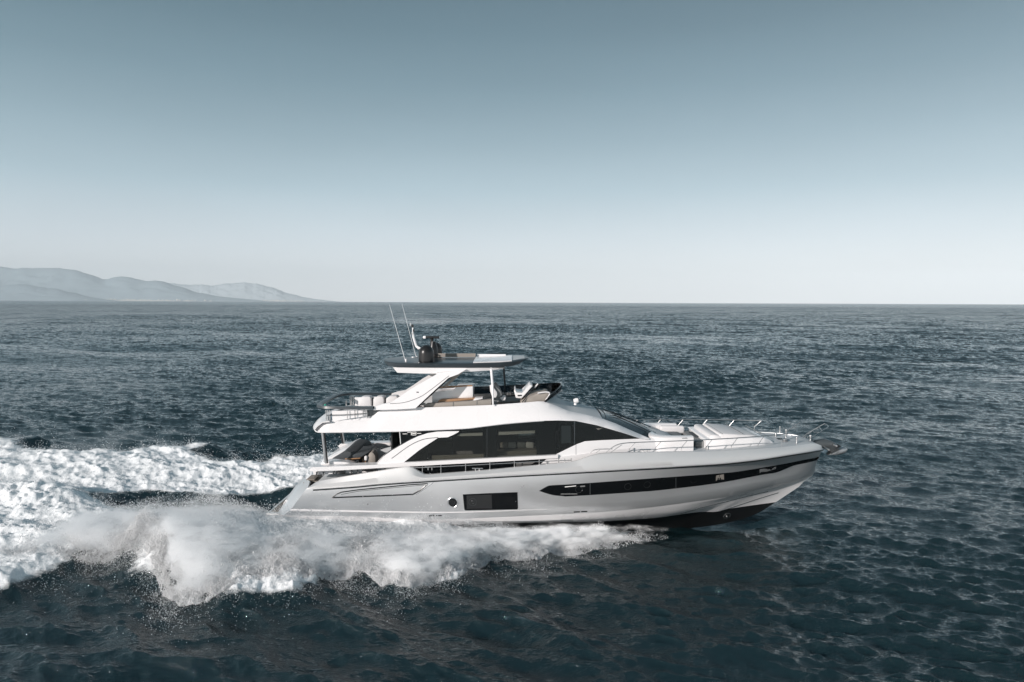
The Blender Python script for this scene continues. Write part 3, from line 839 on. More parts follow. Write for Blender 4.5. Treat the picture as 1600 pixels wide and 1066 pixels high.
# raked wrap-around windscreen, bulging forward in the middle
gl = []
for j, r in enumerate(rows[iw:]):
    t = j / (len(rows) - 1 - iw)
    row = []
    for k, p in enumerate(r):
        s = -1 + 2 * k / 12; fw = 0.55 * (1 - abs(s) ** 2.2)
        row.append(Vector((p.x + fw * (0.15 + 0.85 * t), p.y, p.z - 0.02 * t)))
    gl.append(row)
gl = [[Vector((p.x, YC + (p.y - YC) * 0.97, p.z + 0.012)) for p in row] for row in gl]
ws = link('windscreen', grid(gl[1:-2], thick=0.02), M_wind, YACHT, smooth=60)
link('windscreen_frame', grid([[p - Vector((0, 0, 0.03)) for p in r] for r in gl], thick=0.03), M_black, YACHT, smooth=60)
for s in (-0.55, 0.0, 0.55):
    k = int((s + 1) * 6)
    a, b = gl[-2][k] + Vector((0, 0, 0.05)), gl[3][min(12, k + 2)] + Vector((0, 0, 0.05))
    bm = tube([a, a.lerp(b, 0.5) + Vector((0, 0, 0.03)), b], 0.02); tube([gl[2][min(12, k + 1)] + Vector((0, 0, .05)), gl[5][min(12, k + 3)] + Vector((0, 0, .05))], 0.014, bm)
    link('wiper', bm, M_black, YACHT)
# cowl in front of the windscreen
rows2 = [[Vector((p.x, p.y, p.z - 0.03)) for p in gl[-1]]]
e = gl[-1]
for d, dz in ((0.25, -0.06), (0.6, -0.16), (1.0, -0.45)):
    rows2.append([Vector((p.x + d, p.y, p.z + dz)) for p in e])
link('foredeck_cowl', grid(rows2, thick=0.03), M_nonskid, YACHT, smooth=50)

# fly deck floor and soffit
def fly_z(x): return float(np.interp(x, [-8.5, -6, 0, 2], [4.22, 4.5, 4.85, 5.0]))
A = PB(500, 671, 2.0); B = PB(850, 640, 1.9)
rows = [[Vector((x, YC + s * 2.02, 0.0)) for s in (-1, -0.5, 0, 0.5, 1)] for x in np.linspace(A.x, B.x, 16)]
top_l = [PB(x, ybot(x) - 2.5, bcab) for x in np.linspace(498, 850, 16)]
for r, t in zip(rows, top_l):
    for p in r: p.x = t.x; p.z = t.z + 0.03
for r, t in zip(rows, top_l):
    for p, s in zip(r, (-1, -0.5, 0, 0.5, 1)): p.y = YC + s * (YC - t.y - 0.0)
link('flybridge_floor', grid(rows, thick=0.12), M_white, YACHT)
link('flybridge_teak', grid([[p + Vector((0, (YC - p.y) * 0.1, 0.02)) for p in r] for r in rows], thick=0.015), M_teak, YACHT)
# rounded aft end of the overhang
bm = bmesh.new()
e0 = PB(492, 671.5, lambda x, z: bcab(x, z) + 0.02)
R = []
for (dx, dz) in ((0.16, -0.13), (0.02, -0.09), (-0.04, 0.0), (0.07, 0.14), (0.3, 0.32), (0.6, 0.36)):
    R.append([Vector((e0.x + dx - 0.45 * (1 - (2 * k / 12 - 1) ** 2), e0.y + (2 * (YC - e0.y)) * k / 12, e0.z + dz)) for k in range(13)])
grid(R, bm, thick=0.04); link('overhang_edge', bm, M_white, YACHT, smooth=50)

# deckhouse windows ------------------------------------------------
win = [(631, 722.6), (655, 703.5), (684.4, 684.3), (700, 683.2), (708, 679.5), (716, 675.2), (731, 669.4), (759.5, 666), (790, 662.2), (825, 659.3), (850, 657.6), (872, 657.1), (900, 658), (932.5, 664.7), (970, 675.6), (1000, 685.2),
       (940, 687.8), (914, 689.5), (900.5, 694.4), (884, 702.4), (866.5, 711.1)]
frame = link('saloon_window', panel(win, bcab, 0.02, 10, True, -0.04), M_glass, YACHT, smooth=30)
def pane_border(poly, w=0.03, name='window_border'):
    bm = bmesh.new()
    L = [PB(x, y, lambda X, Z: bcab(X, Z) - 0.03) for x, y in poly]
    for s in (0, 1): tube([mir(p) if s else p for p in L], w, bm, 6, closed=True)
    return link(name, bm, M_black, frame)
pane_border(win, 0.02)
# opaque masked parts of the glass (black ceramic borders) around the clear panes
masks = [[(631, 722.4), (655, 703.5), (669.5, 694), (669.5, 720.8)],
         [(669.5, 694), (684.4, 684.6), (700, 683.6), (716, 675.6), (731, 669.8), (754.5, 667), (754.5, 675.5), (717, 677), (712, 683), (684, 686.5), (669.8, 696)],
         [(754.8, 666.8), (776.4, 664.2), (776.4, 715.4), (755.6, 716.4)],
         [(776.8, 664.2), (790, 662.4), (825, 659.5), (838, 658.6), (838, 672), (778, 674.4)],
         [(838.4, 658.5), (850, 657.8), (869.5, 657.3), (869.5, 709.3), (866, 711), (838.4, 712.4)],
         [(870, 700), (896, 690), (884, 702.3), (870.3, 709)]]
for p in masks:
    link('window_border', panel(p, bcab, 0.012, 12, True, -0.062), M_pane_edge, frame)
for x0, y0, y1 in ((897.6, 659, 694), (761, 666.8, 716)):
    link('window_mullion', panel([(x0 - .5, y0), (x0 + .5, y0), (x0 + .5, y1), (x0 - .5, y1)], bcab, 0.03, 8, True, -0.025), M_steel2 if x0 > 800 else M_black, frame)
link('door_frame', panel([(873, 659.5), (895, 660), (895, 694.6), (873, 706)], bcab, 0.012, 9, True, -0.064), M_pane_edge, frame)
link('door_glass', panel([(877, 665), (892, 665.5), (892, 692), (877, 693)], bcab, 0.01, 9, True, -0.05), M_steel2, frame)
# blinds and sills seen through the panes
def inner(poly, d, mat, name, par=None, th=0.02):
    return link(name, panel(poly, bcab, th, 14, False, -d), mat, par or YACHT, smooth=0)
inner([(713, 680), (720, 677.6), (754, 675.8), (754, 680.8), (711, 681.8)], 0.13, M_blind, 'roller_blind')
inner([(779, 675.2), (836, 672.4), (836, 677), (779, 680)], 0.13, M_blind, 'roller_blind')
inner([(675, 711.8), (756, 709.5), (756, 716), (675, 719.5)], 0.2, M_cushb, 'window_sill')
inner([(777, 706.5), (838, 703), (838, 713), (777, 716)], 0.5, M_cushb, 'saloon_sofa', th=0.5)
# cabin shell inside: far wall, floor, dark
bm = bmesh.new()
a = PB(640, 722, 1.9); b_ = PB(995, 686, 1.2)
boxm(((a.x + b_.x) / 2 - 1.0, YC, 2.62), (b_.x - a.x - 3.2, 3.9, 0.1), bm=bm); link('saloon_floor', bm, M_int, YACHT)
boxx = boxm((-5.0, YC, 3.55), (0.06, 3.7, 1.6)); link('saloon_bulkhead', boxx, M_deepdark, YACHT)
boxx = boxm((-1.2, YC + 0.9, 3.2), (3.0, 0.7, 1.0), bev=0.05); link('galley_counter', boxx, M_int, YACHT)
boxx = boxm((2.6, YC + 0.2, 3.55), (0.08, 2.9, 1.5)); link('saloon_bulkhead', boxx, M_deepdark, YACHT)
boxx = boxm((-3.5, YC + 1.2, 2.95), (2.4, 0.8, 0.6), bev=0.06); link('saloon_sofa', boxx, M_cushb, YACHT)
# scatter cushions on the saloon sofa behind the window
for i, (x, m, lab) in enumerate([(788, M_cushb, 'dull brown cushion in the saloon window, leftmost of the row'), (800, M_cush, 'pale cushion behind the saloon glass, next to the brown leftmost one'),
                    (815, M_cushg, 'grey cushion behind the saloon glass, between the two pale ones'), (828, M_cush, 'pale cushion behind the saloon glass, rightmost of the row')]):
    c = PB(x, 695.5, 1.35); bm = boxm(c, (0.36, 0.16, 0.26), bev=0.07, seg=3, ry=0.05 * (i - 1))
    o = link('throw_cushion', bm, m, None); tag(o, lab, 'cushion', 'cushions on the saloon sofa')

# white arch at the aft end of the saloon
arch_up = [(588.5, 725.8), (592, 720.5), (599, 712.8), (612, 703.6), (625, 696), (640, 687.6), (653, 681.4), (668, 676.6), (682.5, 674.2), (700, 673.6), (718, 673.4)]
arch_dn = [(716, 675.4), (708, 679.7), (700, 683.2), (684.4, 684.3), (655, 703.5), (631, 722.6), (626, 724.6)]
link('side_arch', panel(arch_up + arch_dn, bcab, 0.12, 8, True, 0.03), M_white, YACHT, smooth=30)
bm = bmesh.new()
L = [PB(x, y, lambda X, Z: bcab(X, Z) + 0.028) for x, y in catmull([(612, 716.5), (617, 712.8), (637.5, 698), (652, 690.2), (666, 685.6), (684.4, 683.8)], 4)]
for s in (0, 1): tube([mir(p) if s else p for p in L], 0.014, bm, 6)
link('arch_groove', bm, M_black, YACHT)
bm = bmesh.new()
L = [PB(x, y, lambda X, Z: bcab(X, Z) + 0.0) for x, y in arch_up]
for s in (0, 1): tube([mir(p) if s else p for p in L], 0.035, bm, 6)
link('arch_edge', bm, M_black, YACHT)
# dark side glass above the arch, with its badge
aft = [(624.4, 674.2), (703, 671.5), (731, 669.2), (718, 672.8), (700, 673.0), (682.5, 673.6), (668, 676.0), (653, 680.8), (640, 687), (626.2, 694.6)]
ag = link('aft_side_glass', panel(aft, bcab, 0.015, 8, True, -0.02), M_screen, YACHT, smooth=30)
bm = bmesh.new()
L = [PB(x, y, lambda X, Z: bcab(X, Z) - 0.01) for x, y in ((624.6, 674.5), (626.3, 694.5))]
for s in (0, 1): tube([mir(p) if s else p for p in L], 0.022, bm, 6)
link('glass_post', bm, M_chrome, ag)
bm = bmesh.new()
def stroke(pts, w=0.5):
    for (x0, y0), (x1, y1) in zip(pts, pts[1:]):
        dx, dy = x1 - x0, y1 - y0; n = math.hypot(dx, dy) or 1; ex, ey = dx / n * w / 2, dy / n * w / 2; qx, qy = -dy / n * w / 2, dx / n * w / 2
        pl = [(x0 - ex + qx, y0 - ey + qy), (x1 + ex + qx, y1 + ey + qy), (x1 + ex - qx, y1 + ey - qy), (x0 - ex - qx, y0 - ey - qy)]
        A = [PB(a, b, lambda X, Z: bcab(X, Z) - 0.004) for a, b in pl]
        for s in (0, 1):
            va = [bm.verts.new(mir(p) if s else p) for p in A]; vb = [bm.verts.new(v.co + Vector((0, -0.012 if s else 0.012, 0))) for v in va]
            bm.faces.new(va); bm.faces.new(vb[::-1])
            for i in range(4): bm.faces.new((va[i], vb[i], vb[(i + 1) % 4], va[(i + 1) % 4]))
stroke([(629.5, 678.2), (635.8, 678.1)], 0.9)
stroke([(637, 675.4), (642.3, 675.2)], 1.2); stroke([(642.5, 675.5), (642.6, 679.7)], 0.9)
stroke([(643.8, 675.2), (650.0, 675.0), (650.1, 679.9), (643.9, 680.1), (643.8, 675.2)], 0.8)
stroke([(645.4, 677.5), (648.6, 677.4)], 1.6)
stroke([(652, 677.5), (657.6, 677.3)], 0.9)
link('badge', bm, M_blind, ag, smooth=0)

# white coaming line, dark glass below it, white side forward
cap_up = [(483.4, 733.8), (488, 730.2), (540, 728.3), (587.6, 726.6), (631, 722.9), (700, 719.6), (760, 716.6), (866.5, 711.4), (872, 711)]
cap_dn = [(872, 716.2), (855, 717.0), (760, 722.6), (700, 725.6), (639, 729.2), (587.6, 731.8), (530, 735.2), (486, 736.8)]
link('side_coaming', panel(cap_up + cap_dn, lambda x, z: bcab(x, 3.0) + 0.02, 0.5, 12, True, 0.06), M_white, YACHT, smooth=30)
link('lower_side_glass', panel([(639.4, 728.5), (700, 725), (760, 722.0), (855.3, 716.6), (834, 734), (780, 740), (668, 748), (655, 742)], lambda x, z: bcab(x, 3.0), 0.04, 12, True, 0.0), M_pane_edge, YACHT, smooth=30)
link('cabin_lower_side', panel([(855.3, 716.6), (990, 700), (990, 725), (830, 737)], lambda x, z: bcab(x, 3.0), 0.05, 12, True, 0.012), M_white, YACHT, smooth=30)
link('pantry_window', panel([(806, 724), (836, 722), (826, 729.5), (806, 731)], lambda x, z: bcab(x, 3.0), 0.01, 12, True, 0.008), M_int, YACHT, smooth=30)
fw_side = [(866.5, 711.3), (884, 702.6), (900.5, 694.6), (914, 689.7), (940, 688), (1000, 685.6), (1014.5, 685.2), (1040, 684.6), (1060, 684), (1060, 716), (866.5, 722)]
link('foredeck_side', panel(fw_side, bcab, 0.1, 12, True, 0.015), M_white, YACHT, smooth=30)
for x0, y0, y1 in ((900, 694.5, 712),):
    link('panel_seam', panel([(x0 - .25, y0), (x0 + .25, y0), (x0 + .25, y1), (x0 - .25, y1)], bcab, 0.01, 8, True, 0.02), M_steel2, YACHT)
# ------------------------------------------------------------------ flybridge fittings
ZR = 5.25
def ring_pts(b, xf, xa, n=14):
    pts = [Vector((xf, YC - b, ZR))]
    for k in range(n + 1):
        a = math.pi * k / n; pts.append(Vector((xa - 1.0 * abs(math.sin(a)) ** 0.6, YC - b * math.copysign(abs(math.cos(a)) ** 0.45, math.cos(a)), ZR)))
    pts.append(Vector((xf, YC + b, ZR))); return pts
xa = PB(528, 639, 2.1).x; xf = PB(584, 637, 2.1).x
rp = ring_pts(2.12, xf, xa)
bm = bmesh.new()
rows = []
for (o, z) in ((0.0, -0.07), (0.10, -0.05), (0.12, 0.03), (0.03, 0.06), (-0.10, 0.05), (-0.12, -0.04), (0.0, -0.07)):
    row = []
    for i, p in enumerate(rp):
        q = rp[min(len(rp) - 1, i + 1)] - rp[max(0, i - 1)]; nn = Vector((q.y, -q.x, 0)).normalized()
        row.append(p - nn * o * -1 + Vector((0, 0, z)))
    rows.append(row)
grid(rows, bm); link('flybridge_coaming_cap', bm, M_dkgrey, YACHT, smooth=50)
link('far_coaming', tube([Vector((xf, YC + 2.1, ZR)), Vector((xf + 0.9, YC + 2.12, ZR + 0.02)), Vector((xf + 1.9, YC + 2.12, ZR + 0.06))], 0.05), M_cushb, YACHT)
zt = PB(540, 657, 2.1).z
px_posts = [509.5, 512, 515]
for x in px_posts:
    a = PB(x, 641, 2.1); b_ = PB(x + 0.6, 657, 2.1)
    link('rail_post', both_sides(tube([a, b_], 0.022)), M_chrome, YACHT)
for x in (567.5, 571, 573):
    link('rail_post', both_sides(tube([PB(x, 638, 2.1), PB(x + 0.4, 652, 2.1)], 0.018)), M_chrome, YACHT)
for x in (542.5, 554.5):
    link('rail_post', both_sides(tube([PB(x, 641, 2.14), PB(x + 0.4, 655, 2.14)], 0.014)), M_steel2 if x > 550 else M_chrome, YACHT)
link('rail_bar', both_sides(tube([PB(510, 649, 2.14), PB(540, 648.3, 2.14), PB(573, 646, 2.14)], 0.014)), M_steel2, YACHT)
link('aft_panel', both_sides(slab([(518.5, 642.5), (566.5, 641), (566.5, 651), (545, 654.5), (519.5, 659)], YC - 2.05, 0.04)), M_white, YACHT)
link('aft_bulkhead', slab([(573, 641), (595, 640), (590, 646), (583, 650), (573, 651.5)], YC - 1.9, 0.3), M_steel2, YACHT)
c = PB(575, 648, 0.0)
bm = boxm((c.x - 0.4, YC, 4.45), (2.5, 3.6, 0.4), bev=0.05); link('aft_sunpad_base', bm, M_white, YACHT)
# three square loungers at the aft end of the flybridge
for i, (x0, x1) in enumerate(((559.5, 580), (583, 600), (603, 622))):
    y0 = 620.0 - i * 0.4
    poly = [(x0, 636), (x0, y0 + 4), (x0 + 4, y0 + 1.2), (x0 + 8, y0), (x1 - 2.5, y0), (x1 - 0.5, y0 + 2.5), (x1, 636)]
    link('lounger_back', slab(poly, 30.2, 0.55, 0.04), M_cush, YACHT)
    link('lounger_gap', slab([(x1 + 0.1, 634), (x1 + 0.1, y0 + 2), (x1 + 2.4, y0 + 2), (x1 + 2.4, 634)], 30.4, 0.3), M_steel2, YACHT)
for x, h in ((541, 626.5), (551, 0)):
    if h: link('sunpad_post', tube([P(x, h, 31.2), P(x + 0.4, 636, 31.2)], 0.03), M_chrome, YACHT)
c = P(509, 636, 30.0)
fs = link('stern_light_staff', tube([P(505, 627, 30.0), P(508.6, 635, 30.0)], 0.02), M_chrome, YACHT)
link('lamp', lathe(P(508.3, 634.5, 30.0), [(0.05, -0.03), (0.055, 0.06), (0.02, 0.09)]), M_red, fs)

# roof arch legs
leg = [(583.7, 641), (584.5, 636), (596, 632), (609.5, 629.6), (625, 619.5), (641.4, 608), (660, 597), (681.7, 585.4), (682, 583), (728, 577.5), (716, 585), (701, 590.5), (688, 602), (675, 613.8), (662, 626), (649, 638.2), (620, 640)]
link('hardtop_leg', panel(leg, lambda x, z: 2.14 - 0.22 * (z - 5.2), 0.16, 9, True, 0.0), M_white, YACHT, smooth=40)
bm = bmesh.new()
L = [PB(x, y, lambda X, Z: 2.145 - 0.22 * (Z - 5.2)) for x, y in catmull([(609.5, 630.7), (625, 630), (639.4, 627), (658, 619.5), (672, 610), (686.4, 599), (701.4, 587.5)], 4)]
for s in (0, 1): tube([mir(p) if s else p for p in L], 0.009, bm, 6)
link('leg_groove', bm, M_black, YACHT)
link('leg_vent', both_sides(boxm(PB(652.5, 613, lambda X, Z: 2.14 - 0.22 * (Z - 5.2)), (0.09, 0.02, 0.04))), M_black, YACHT)
bm = bmesh.new()
tube([PB(652, 636.5, 1.95), PB(676, 614.5, 1.85), PB(703, 590, 1.7)], 0.03, bm); both_sides(bm); link('leg_trim', bm, M_black, YACHT)
link('leg_inner_strut', both_sides(slab([(691, 604), (706, 592), (721, 579), (727, 578.5), (712, 592), (697, 605)], YC - 1.5, 0.10)), M_cushb, YACHT)

# hardtop
def roof_rows(pts, n=16):
    """pts: (x, half beam, z edge, crown)"""
    rows = []
    for x, b, z, c in pts:
        rows.append([Vector((x, YC + b * math.sin(-math.pi / 2 + math.pi * k / n), z + c * math.cos(-math.pi / 2 + math.pi * k / n))) for k in range(n + 1)])
    return rows
def hx(px, b=1.7): return (px - 800) * (YC - b) / F
zH = 9.6 - 98.5 * 28.3 / F
ht = [(hx(599, .3), 0.25, zH + 0.10, 0.0), (hx(602, .8), 0.9, zH + 0.08, 0.02), (hx(608, 1.4), 1.38, zH + 0.06, 0.05), (hx(620), 1.62, zH + 0.05, 0.06), (hx(650), 1.72, zH + 0.05, 0.06), (hx(735), 1.74, zH + 0.05, 0.07),
      (hx(780), 1.66, zH + 0.07, 0.09), (hx(800), 1.52, zH + 0.10, 0.10), (hx(812, 1.2), 1.2, zH + 0.14, 0.09), (hx(820, 1.), 0.9, zH + 0.17, 0.06), (hx(826, .3), 0.3, zH + 0.19, 0.0)]
rows = roof_rows(ht)
low = [[Vector((p.x * 1.0, YC + (p.y - YC) * 0.97, h[2] - (0.16 if 1 < i < 8 else 0.12 if i in (1, 8) else 0.03))) for p in r] for i, (r, h) in enumerate(zip(rows, ht))]
bm = bmesh.new()
V = [[bm.verts.new(p) for p in r] for r in rows]; Wv = [[bm.verts.new(p) for p in r] for r in low]
for i in range(len(V) - 1):
    for k in range(16):
        bm.faces.new((V[i][k], V[i][k + 1], V[i + 1][k + 1], V[i + 1][k])); bm.faces.new((Wv[i][k], Wv[i + 1][k], Wv[i + 1][k + 1], Wv[i][k + 1]))
    for k in (0, 16): bm.faces.new((V[i][k], V[i + 1][k], Wv[i + 1][k], Wv[i][k]))
for i in (0, -1):
    for k in range(16): bm.faces.new((V[i][k], V[i][k + 1], Wv[i][k + 1], Wv[i][k]))
ROOF = link('hardtop', bm, M_dkgrey, YACHT, smooth=30)
# white fascia below the dark roof
fas = [(hx(612, 1.2), 1.1, 0), (hx(619), 1.52, -0.22), (hx(655), 1.6, -0.24), (hx(690), 1.62, -0.24), (hx(730), 1.62, -0.16), (hx(770), 1.58, -0.10), (hx(788, 1.4), 1.35, -0.04)]
bm = bmesh.new(); R = []
for x, b, dz in fas:
    R.append([Vector((x, YC + s * b, zH - 0.13 + d)) for s, d in ((-1.03, 0), (-1.0, min(-0.01, dz)), (-0.8, min(-0.01, dz) - 0.01), (0.8, min(-0.01, dz) - 0.01), (1.0, min(-0.01, dz)), (1.03, 0))])
grid(R, bm, thick=0.02); link('hardtop_fascia', bm, M_white, YACHT, smooth=30)
# pale sliding sunroof panels forward
bm = bmesh.new()
R = [[p + Vector((0, 0, 0.035)) for p in r[2:15]] for r in rows[5:8]]
R.insert(0, [Vector((hx(739), p.y, p.z)) for p in R[0]]); R.pop(1)
grid(R, bm, thick=0.03); link('sunroof_panel', bm, M_white, YACHT)
R = [[p + Vector((0, 0, 0.012)) for p in r[3:14]] for r in rows[7:10]]
link('roof_nose_panel', grid(R, thick=0.01), M_nonskid, YACHT)
bm = bmesh.new(); boxm((hx(706), YC + 0.75, zH + 0.22), (1.7, 0.06, 0.16), bm=bm); link('sunroof_rail', bm, M_cushb, YACHT)
bm = bmesh.new(); boxm((hx(765), YC + 0.9, zH + 0.20), (1.3, 0.06, 0.12), bm=bm); link('sunroof_rail', bm, M_white, YACHT)
# satellite domes, radar, mast, whips
def dome(px, ybase, ytop, wpx, Y, name='satellite_dome'):
    c = P(px, ybase, Y); s = Y / F; r = wpx * s / 2; h = (ybase - ytop) * s
    prof = [(r * 0.86, -0.02), (r * 0.9, 0.05), (r * 0.99, 0.10), (r, 0.16), (r, h * 0.55)]
    for k in range(1, 9):
        a = math.pi / 2 * k / 8; prof.append((r * math.cos(a), h * 0.55 + (h * 0.45) * math.sin(a)))
    d = link(name, lathe(c, prof, n=36), M_dome, YACHT, smooth=50)
    link('dome_base', lathe(c + Vector((0, 0, -0.10)), [(r * 1.0, 0), (r * 1.0, 0.07), (r * 0.8, 0.10)], n=32), M_black, d)
    return d
dome(666, 568.5, 539, 24, 28.75)
dome(681.5, 560, 535, 19, 31.0)
rd = link('radar', lathe(P(677, 553, 30.0), [(0.2, 0), (0.2, 0.2), (0.17, 0.32), (0.10, 0.55)], n=20), M_dome, YACHT)
c = P(675.5, 527, 30.0)
link('radar_scanner', boxm(c, (0.62, 0.12, 0.11), bev=0.03), M_black, rd)
link('scanner_cap', boxm(P(663.5, 527.2, 30.0), (0.13, 0.13, 0.12), bev=0.03), M_white, rd)
link('scanner_hub', lathe(c + Vector((-0.02, 0, -0.28)), [(0.09, 0), (0.06, 0.14), (0.09, 0.23)], n=16), M_dome, rd)
mast = link('mast', tube([P(655, 545, 30.2), P(650.5, 541, 30.2), P(646, 527, 30.2), P(644.8, 512, 30.2)], [0.06, 0.06, 0.05, 0.03]), M_white, YACHT)
for x, y, r in ((641.5, 507.5, 0.035), (644.5, 510, 0.05), (646, 517, 0.04), (645, 521, 0.05)):
    link('mast_light', lathe(P(x, y, 30.2), [(r, -0.05), (r * 1.1, 0), (r, 0.06), (0.01, 0.09)], n=14), M_black if x > 643 and y < 519 else M_chrome, mast)
link('mast_arm', tube([P(650.5, 541, 30.2), P(659, 546, 30.0)], 0.045), M_white, mast)
for (x0, y0, x1, y1, Y) in ((634.5, 568, 608.5, 476.5, 28.8), (651.5, 563, 628, 475, 31.0)):
    w = link('whip_antenna', tube([P(x0, y0, Y), P(x0 + (x1 - x0) * .4, y0 + (y1 - y0) * .4, Y), P(x1, y1, Y)], [0.012, 0.009, 0.006], sides=6), M_white, YACHT)
    link('antenna_foot', lathe(P(x0, y0 + 1, Y), [(0.06, -0.06), (0.05, 0.08), (0.03, 0.22)], n=12), M_white, w)
link('horn', boxm(P(647.5, 559.5, 30.9), (0.22, 0.1, 0.12), bev=0.02), M_chrome, YACHT)
link('roof_lamp', lathe(P(655, 568.5, 28.5), [(0.05, 0), (0.05, 0.06), (0.01, 0.08)], n=12), M_chrome, YACHT)
# roof struts
bm = tube([PB(767.3, 574.5, 1.55), PB(769.5, 600, 1.75), PB(770.6, 633.5, 1.95)], [0.055, 0.05, 0.03]); link('hardtop_strut', bm, M_white, YACHT)
bm = tube([P(787, 573.5, 31.55), P(788.5, 595, 31.7), P(790, 616, 31.85)], [0.05, 0.045, 0.04]); link('hardtop_strut', bm, M_steel2, YACHT)

# furniture of the flybridge
link('wet_bar', slab([(675, 630), (675, 613), (688, 611.8), (707, 612), (713, 604), (739, 603), (739, 626), (720, 628)], 28.9, 1.0, 0.03), M_white, YACHT)
link('bar_rail', tube([P(686, 605.5, 28.9), P(700, 604.6, 28.9), P(738, 602.6, 28.9)], 0.03), M_wood, YACHT)
link('bar_counter', slab([(684, 627.8), (689, 624.5), (740, 622.5), (752, 621.5), (752, 623.2), (700, 628)], 28.6, 0.5, 0.01), M_wood, YACHT)
link('sofa_back', slab([(661, 640), (662, 635), (667, 631), (690, 629.6), (768, 624.5), (768, 637), (661, 641)], 28.35, 0.28, 0.04), M_cushb, YACHT)
link('sofa_seat', boxm((hx(722), 29.6, 5.02), (2.9, 1.5, 0.34), bev=0.06), M_cushg, YACHT)
for x in (708, 745):
    link('sofa_seam', tube([P(x, 628.6 - (x - 700) * .06, 28.34), P(x, 640, 28.34)], 0.012), M_cushg, YACHT)
link('table_leaf', slab([(731, 634), (742, 622.8), (754, 621.8), (754, 624), (744, 625), (734, 634)], 28.45, 0.5, 0.01), M_cush, YACHT)
hs_ = link('helm_seat', slab([(765, 602.5), (768, 601), (771, 606), (776, 612), (777, 617), (775, 621.5), (769.5, 622), (766, 612)], 28.6, 0.12, 0.02), M_cush, YACHT)
link('seat_cushion', slab([(768, 603), (774, 603), (781, 609), (785, 617), (781, 622), (774, 622)], 28.75, 0.6, 0.05), M_cushg, hs_)
hs2 = link('helm_seat', slab([(771, 600), (775, 599), (779, 605), (782, 612), (778, 618), (772, 612)], 30.4, 0.6, 0.04), M_cushg, YACHT)
con = link('helm_console', slab([(803, 611), (805, 607.5), (806.5, 614), (816, 614.8), (828, 600.8), (832.5, 603.4), (818, 619), (815, 623), (806, 622)], 28.9, 1.3, 0.02), M_white, YACHT)
link('dashboard_panel', slab([(808.5, 617.3), (815, 617), (815.2, 619), (809, 619.4)], 28.88, 0.03), M_black, con)
link('display', slab([(821, 606), (828.5, 598.8), (832, 600.8), (825, 608)], 29.3, 0.5), M_nonskid, con)
link('helm_wheel', tube([P(801 + 3.2 * math.cos(a), 611 + 4 * math.sin(a), 29.2 + 0.12 * math.cos(a)) for a in [2 * math.pi * k / 14 for k in range(14)]], 0.018, closed=True), M_black, con)
link('throttle', tube([P(835.5, 606, 29.2), P(840.5, 599.8, 29.2)], 0.03), M_cush, con)
link('dash_cover', slab([(812, 632), (820, 624), (828, 619.5), (840, 615), (852, 613.3), (858, 614), (857.5, 618), (853, 625), (848, 631)], 28.5, 1.3, 0.06), M_cushb, YACHT)
link('dash_rim', tube(catmull([tuple(P(840, 614.6, 28.45)), tuple(P(852, 612.8, 28.45)), tuple(P(858.4, 614, 28.45)), tuple(P(857.6, 618.5, 28.45)), tuple(P(852.5, 625.5, 28.45))], 4), 0.03), M_cush, YACHT)
link('companion_seat', slab([(780, 621.5), (787, 619), (791, 622), (789, 626.5), (784, 626)], 28.9, 0.5, 0.04), M_cush, YACHT)
for x in (794, 798, 812):
    link('cup_holder', lathe(P(x, 617, 30.2), [(0.06, 0), (0.07, 0.1), (0.02, 0.14)], n=12), M_chrome, YACHT)
# wrap-around smoked screen
bs = [P(735, 623, 31.95), P(790, 621, 31.9), P(830, 618.5, 31.75), P(858, 614, 31.3), P(873, 609.5, 30.6), P(877.5, 609.5, 30.0), P(874, 612, 29.4), P(863.5, 619, 28.75), P(851, 627.2, 28.35)]
tp = [P(735, 605.3, 31.98), P(790, 602.8, 31.95), P(835, 600.5, 31.8), P(862, 598.8, 31.2), P(873, 598.3, 30.6), P(877, 599.8, 30.0), P(876, 602.5, 29.5), P(869, 610.5, 28.8), P(858, 619, 28.4)]
def dense(L): return [Vector(p) for p in catmull([tuple(v) for v in L], 4)]
D0, D1 = dense(bs), dense(tp)
sc = link('flybridge_screen', grid([D0, [a.lerp(b, 0.5) + Vector((0.02, 0, 0)) for a, b in zip(D0, D1)], D1], thick=0.015), M_screen, YACHT, smooth=60)
link('screen_rim', tube(D1, 0.018), M_black, sc)
link('screen_sill', tube([p - Vector((0, 0, 0.02)) for p in D0], 0.04), M_black, sc)
link('screen_strut', tube([P(816, 628.5, 28.4), P(824.5, 618, 28.5), P(834, 606, 28.9)], 0.022), M_black, sc)
# grey lining of the far coaming behind the seats
link('far_lining', slab([(648, 626), (735, 622.5), (850, 618), (860, 619), (860, 625), (648, 634)], 31.7, 0.05), M_nonskid, YACHT)
# searchlight on the coachroof
sl = link('searchlight', lathe(P(899, 632, 29.4), [(0.07, -0.02), (0.05, 0.08), (0.06, 0.12)], n=14), M_white, YACHT)
link('lamp_head', lathe(P(899.5, 626.5, 29.4), [(0.03, -0.1), (0.10, -0.08), (0.12, 0.02), (0.10, 0.11), (0.03, 0.13)], n=18, axis=Matrix.Rotation(math.radians(75), 3, 'Y')), M_white, sl)

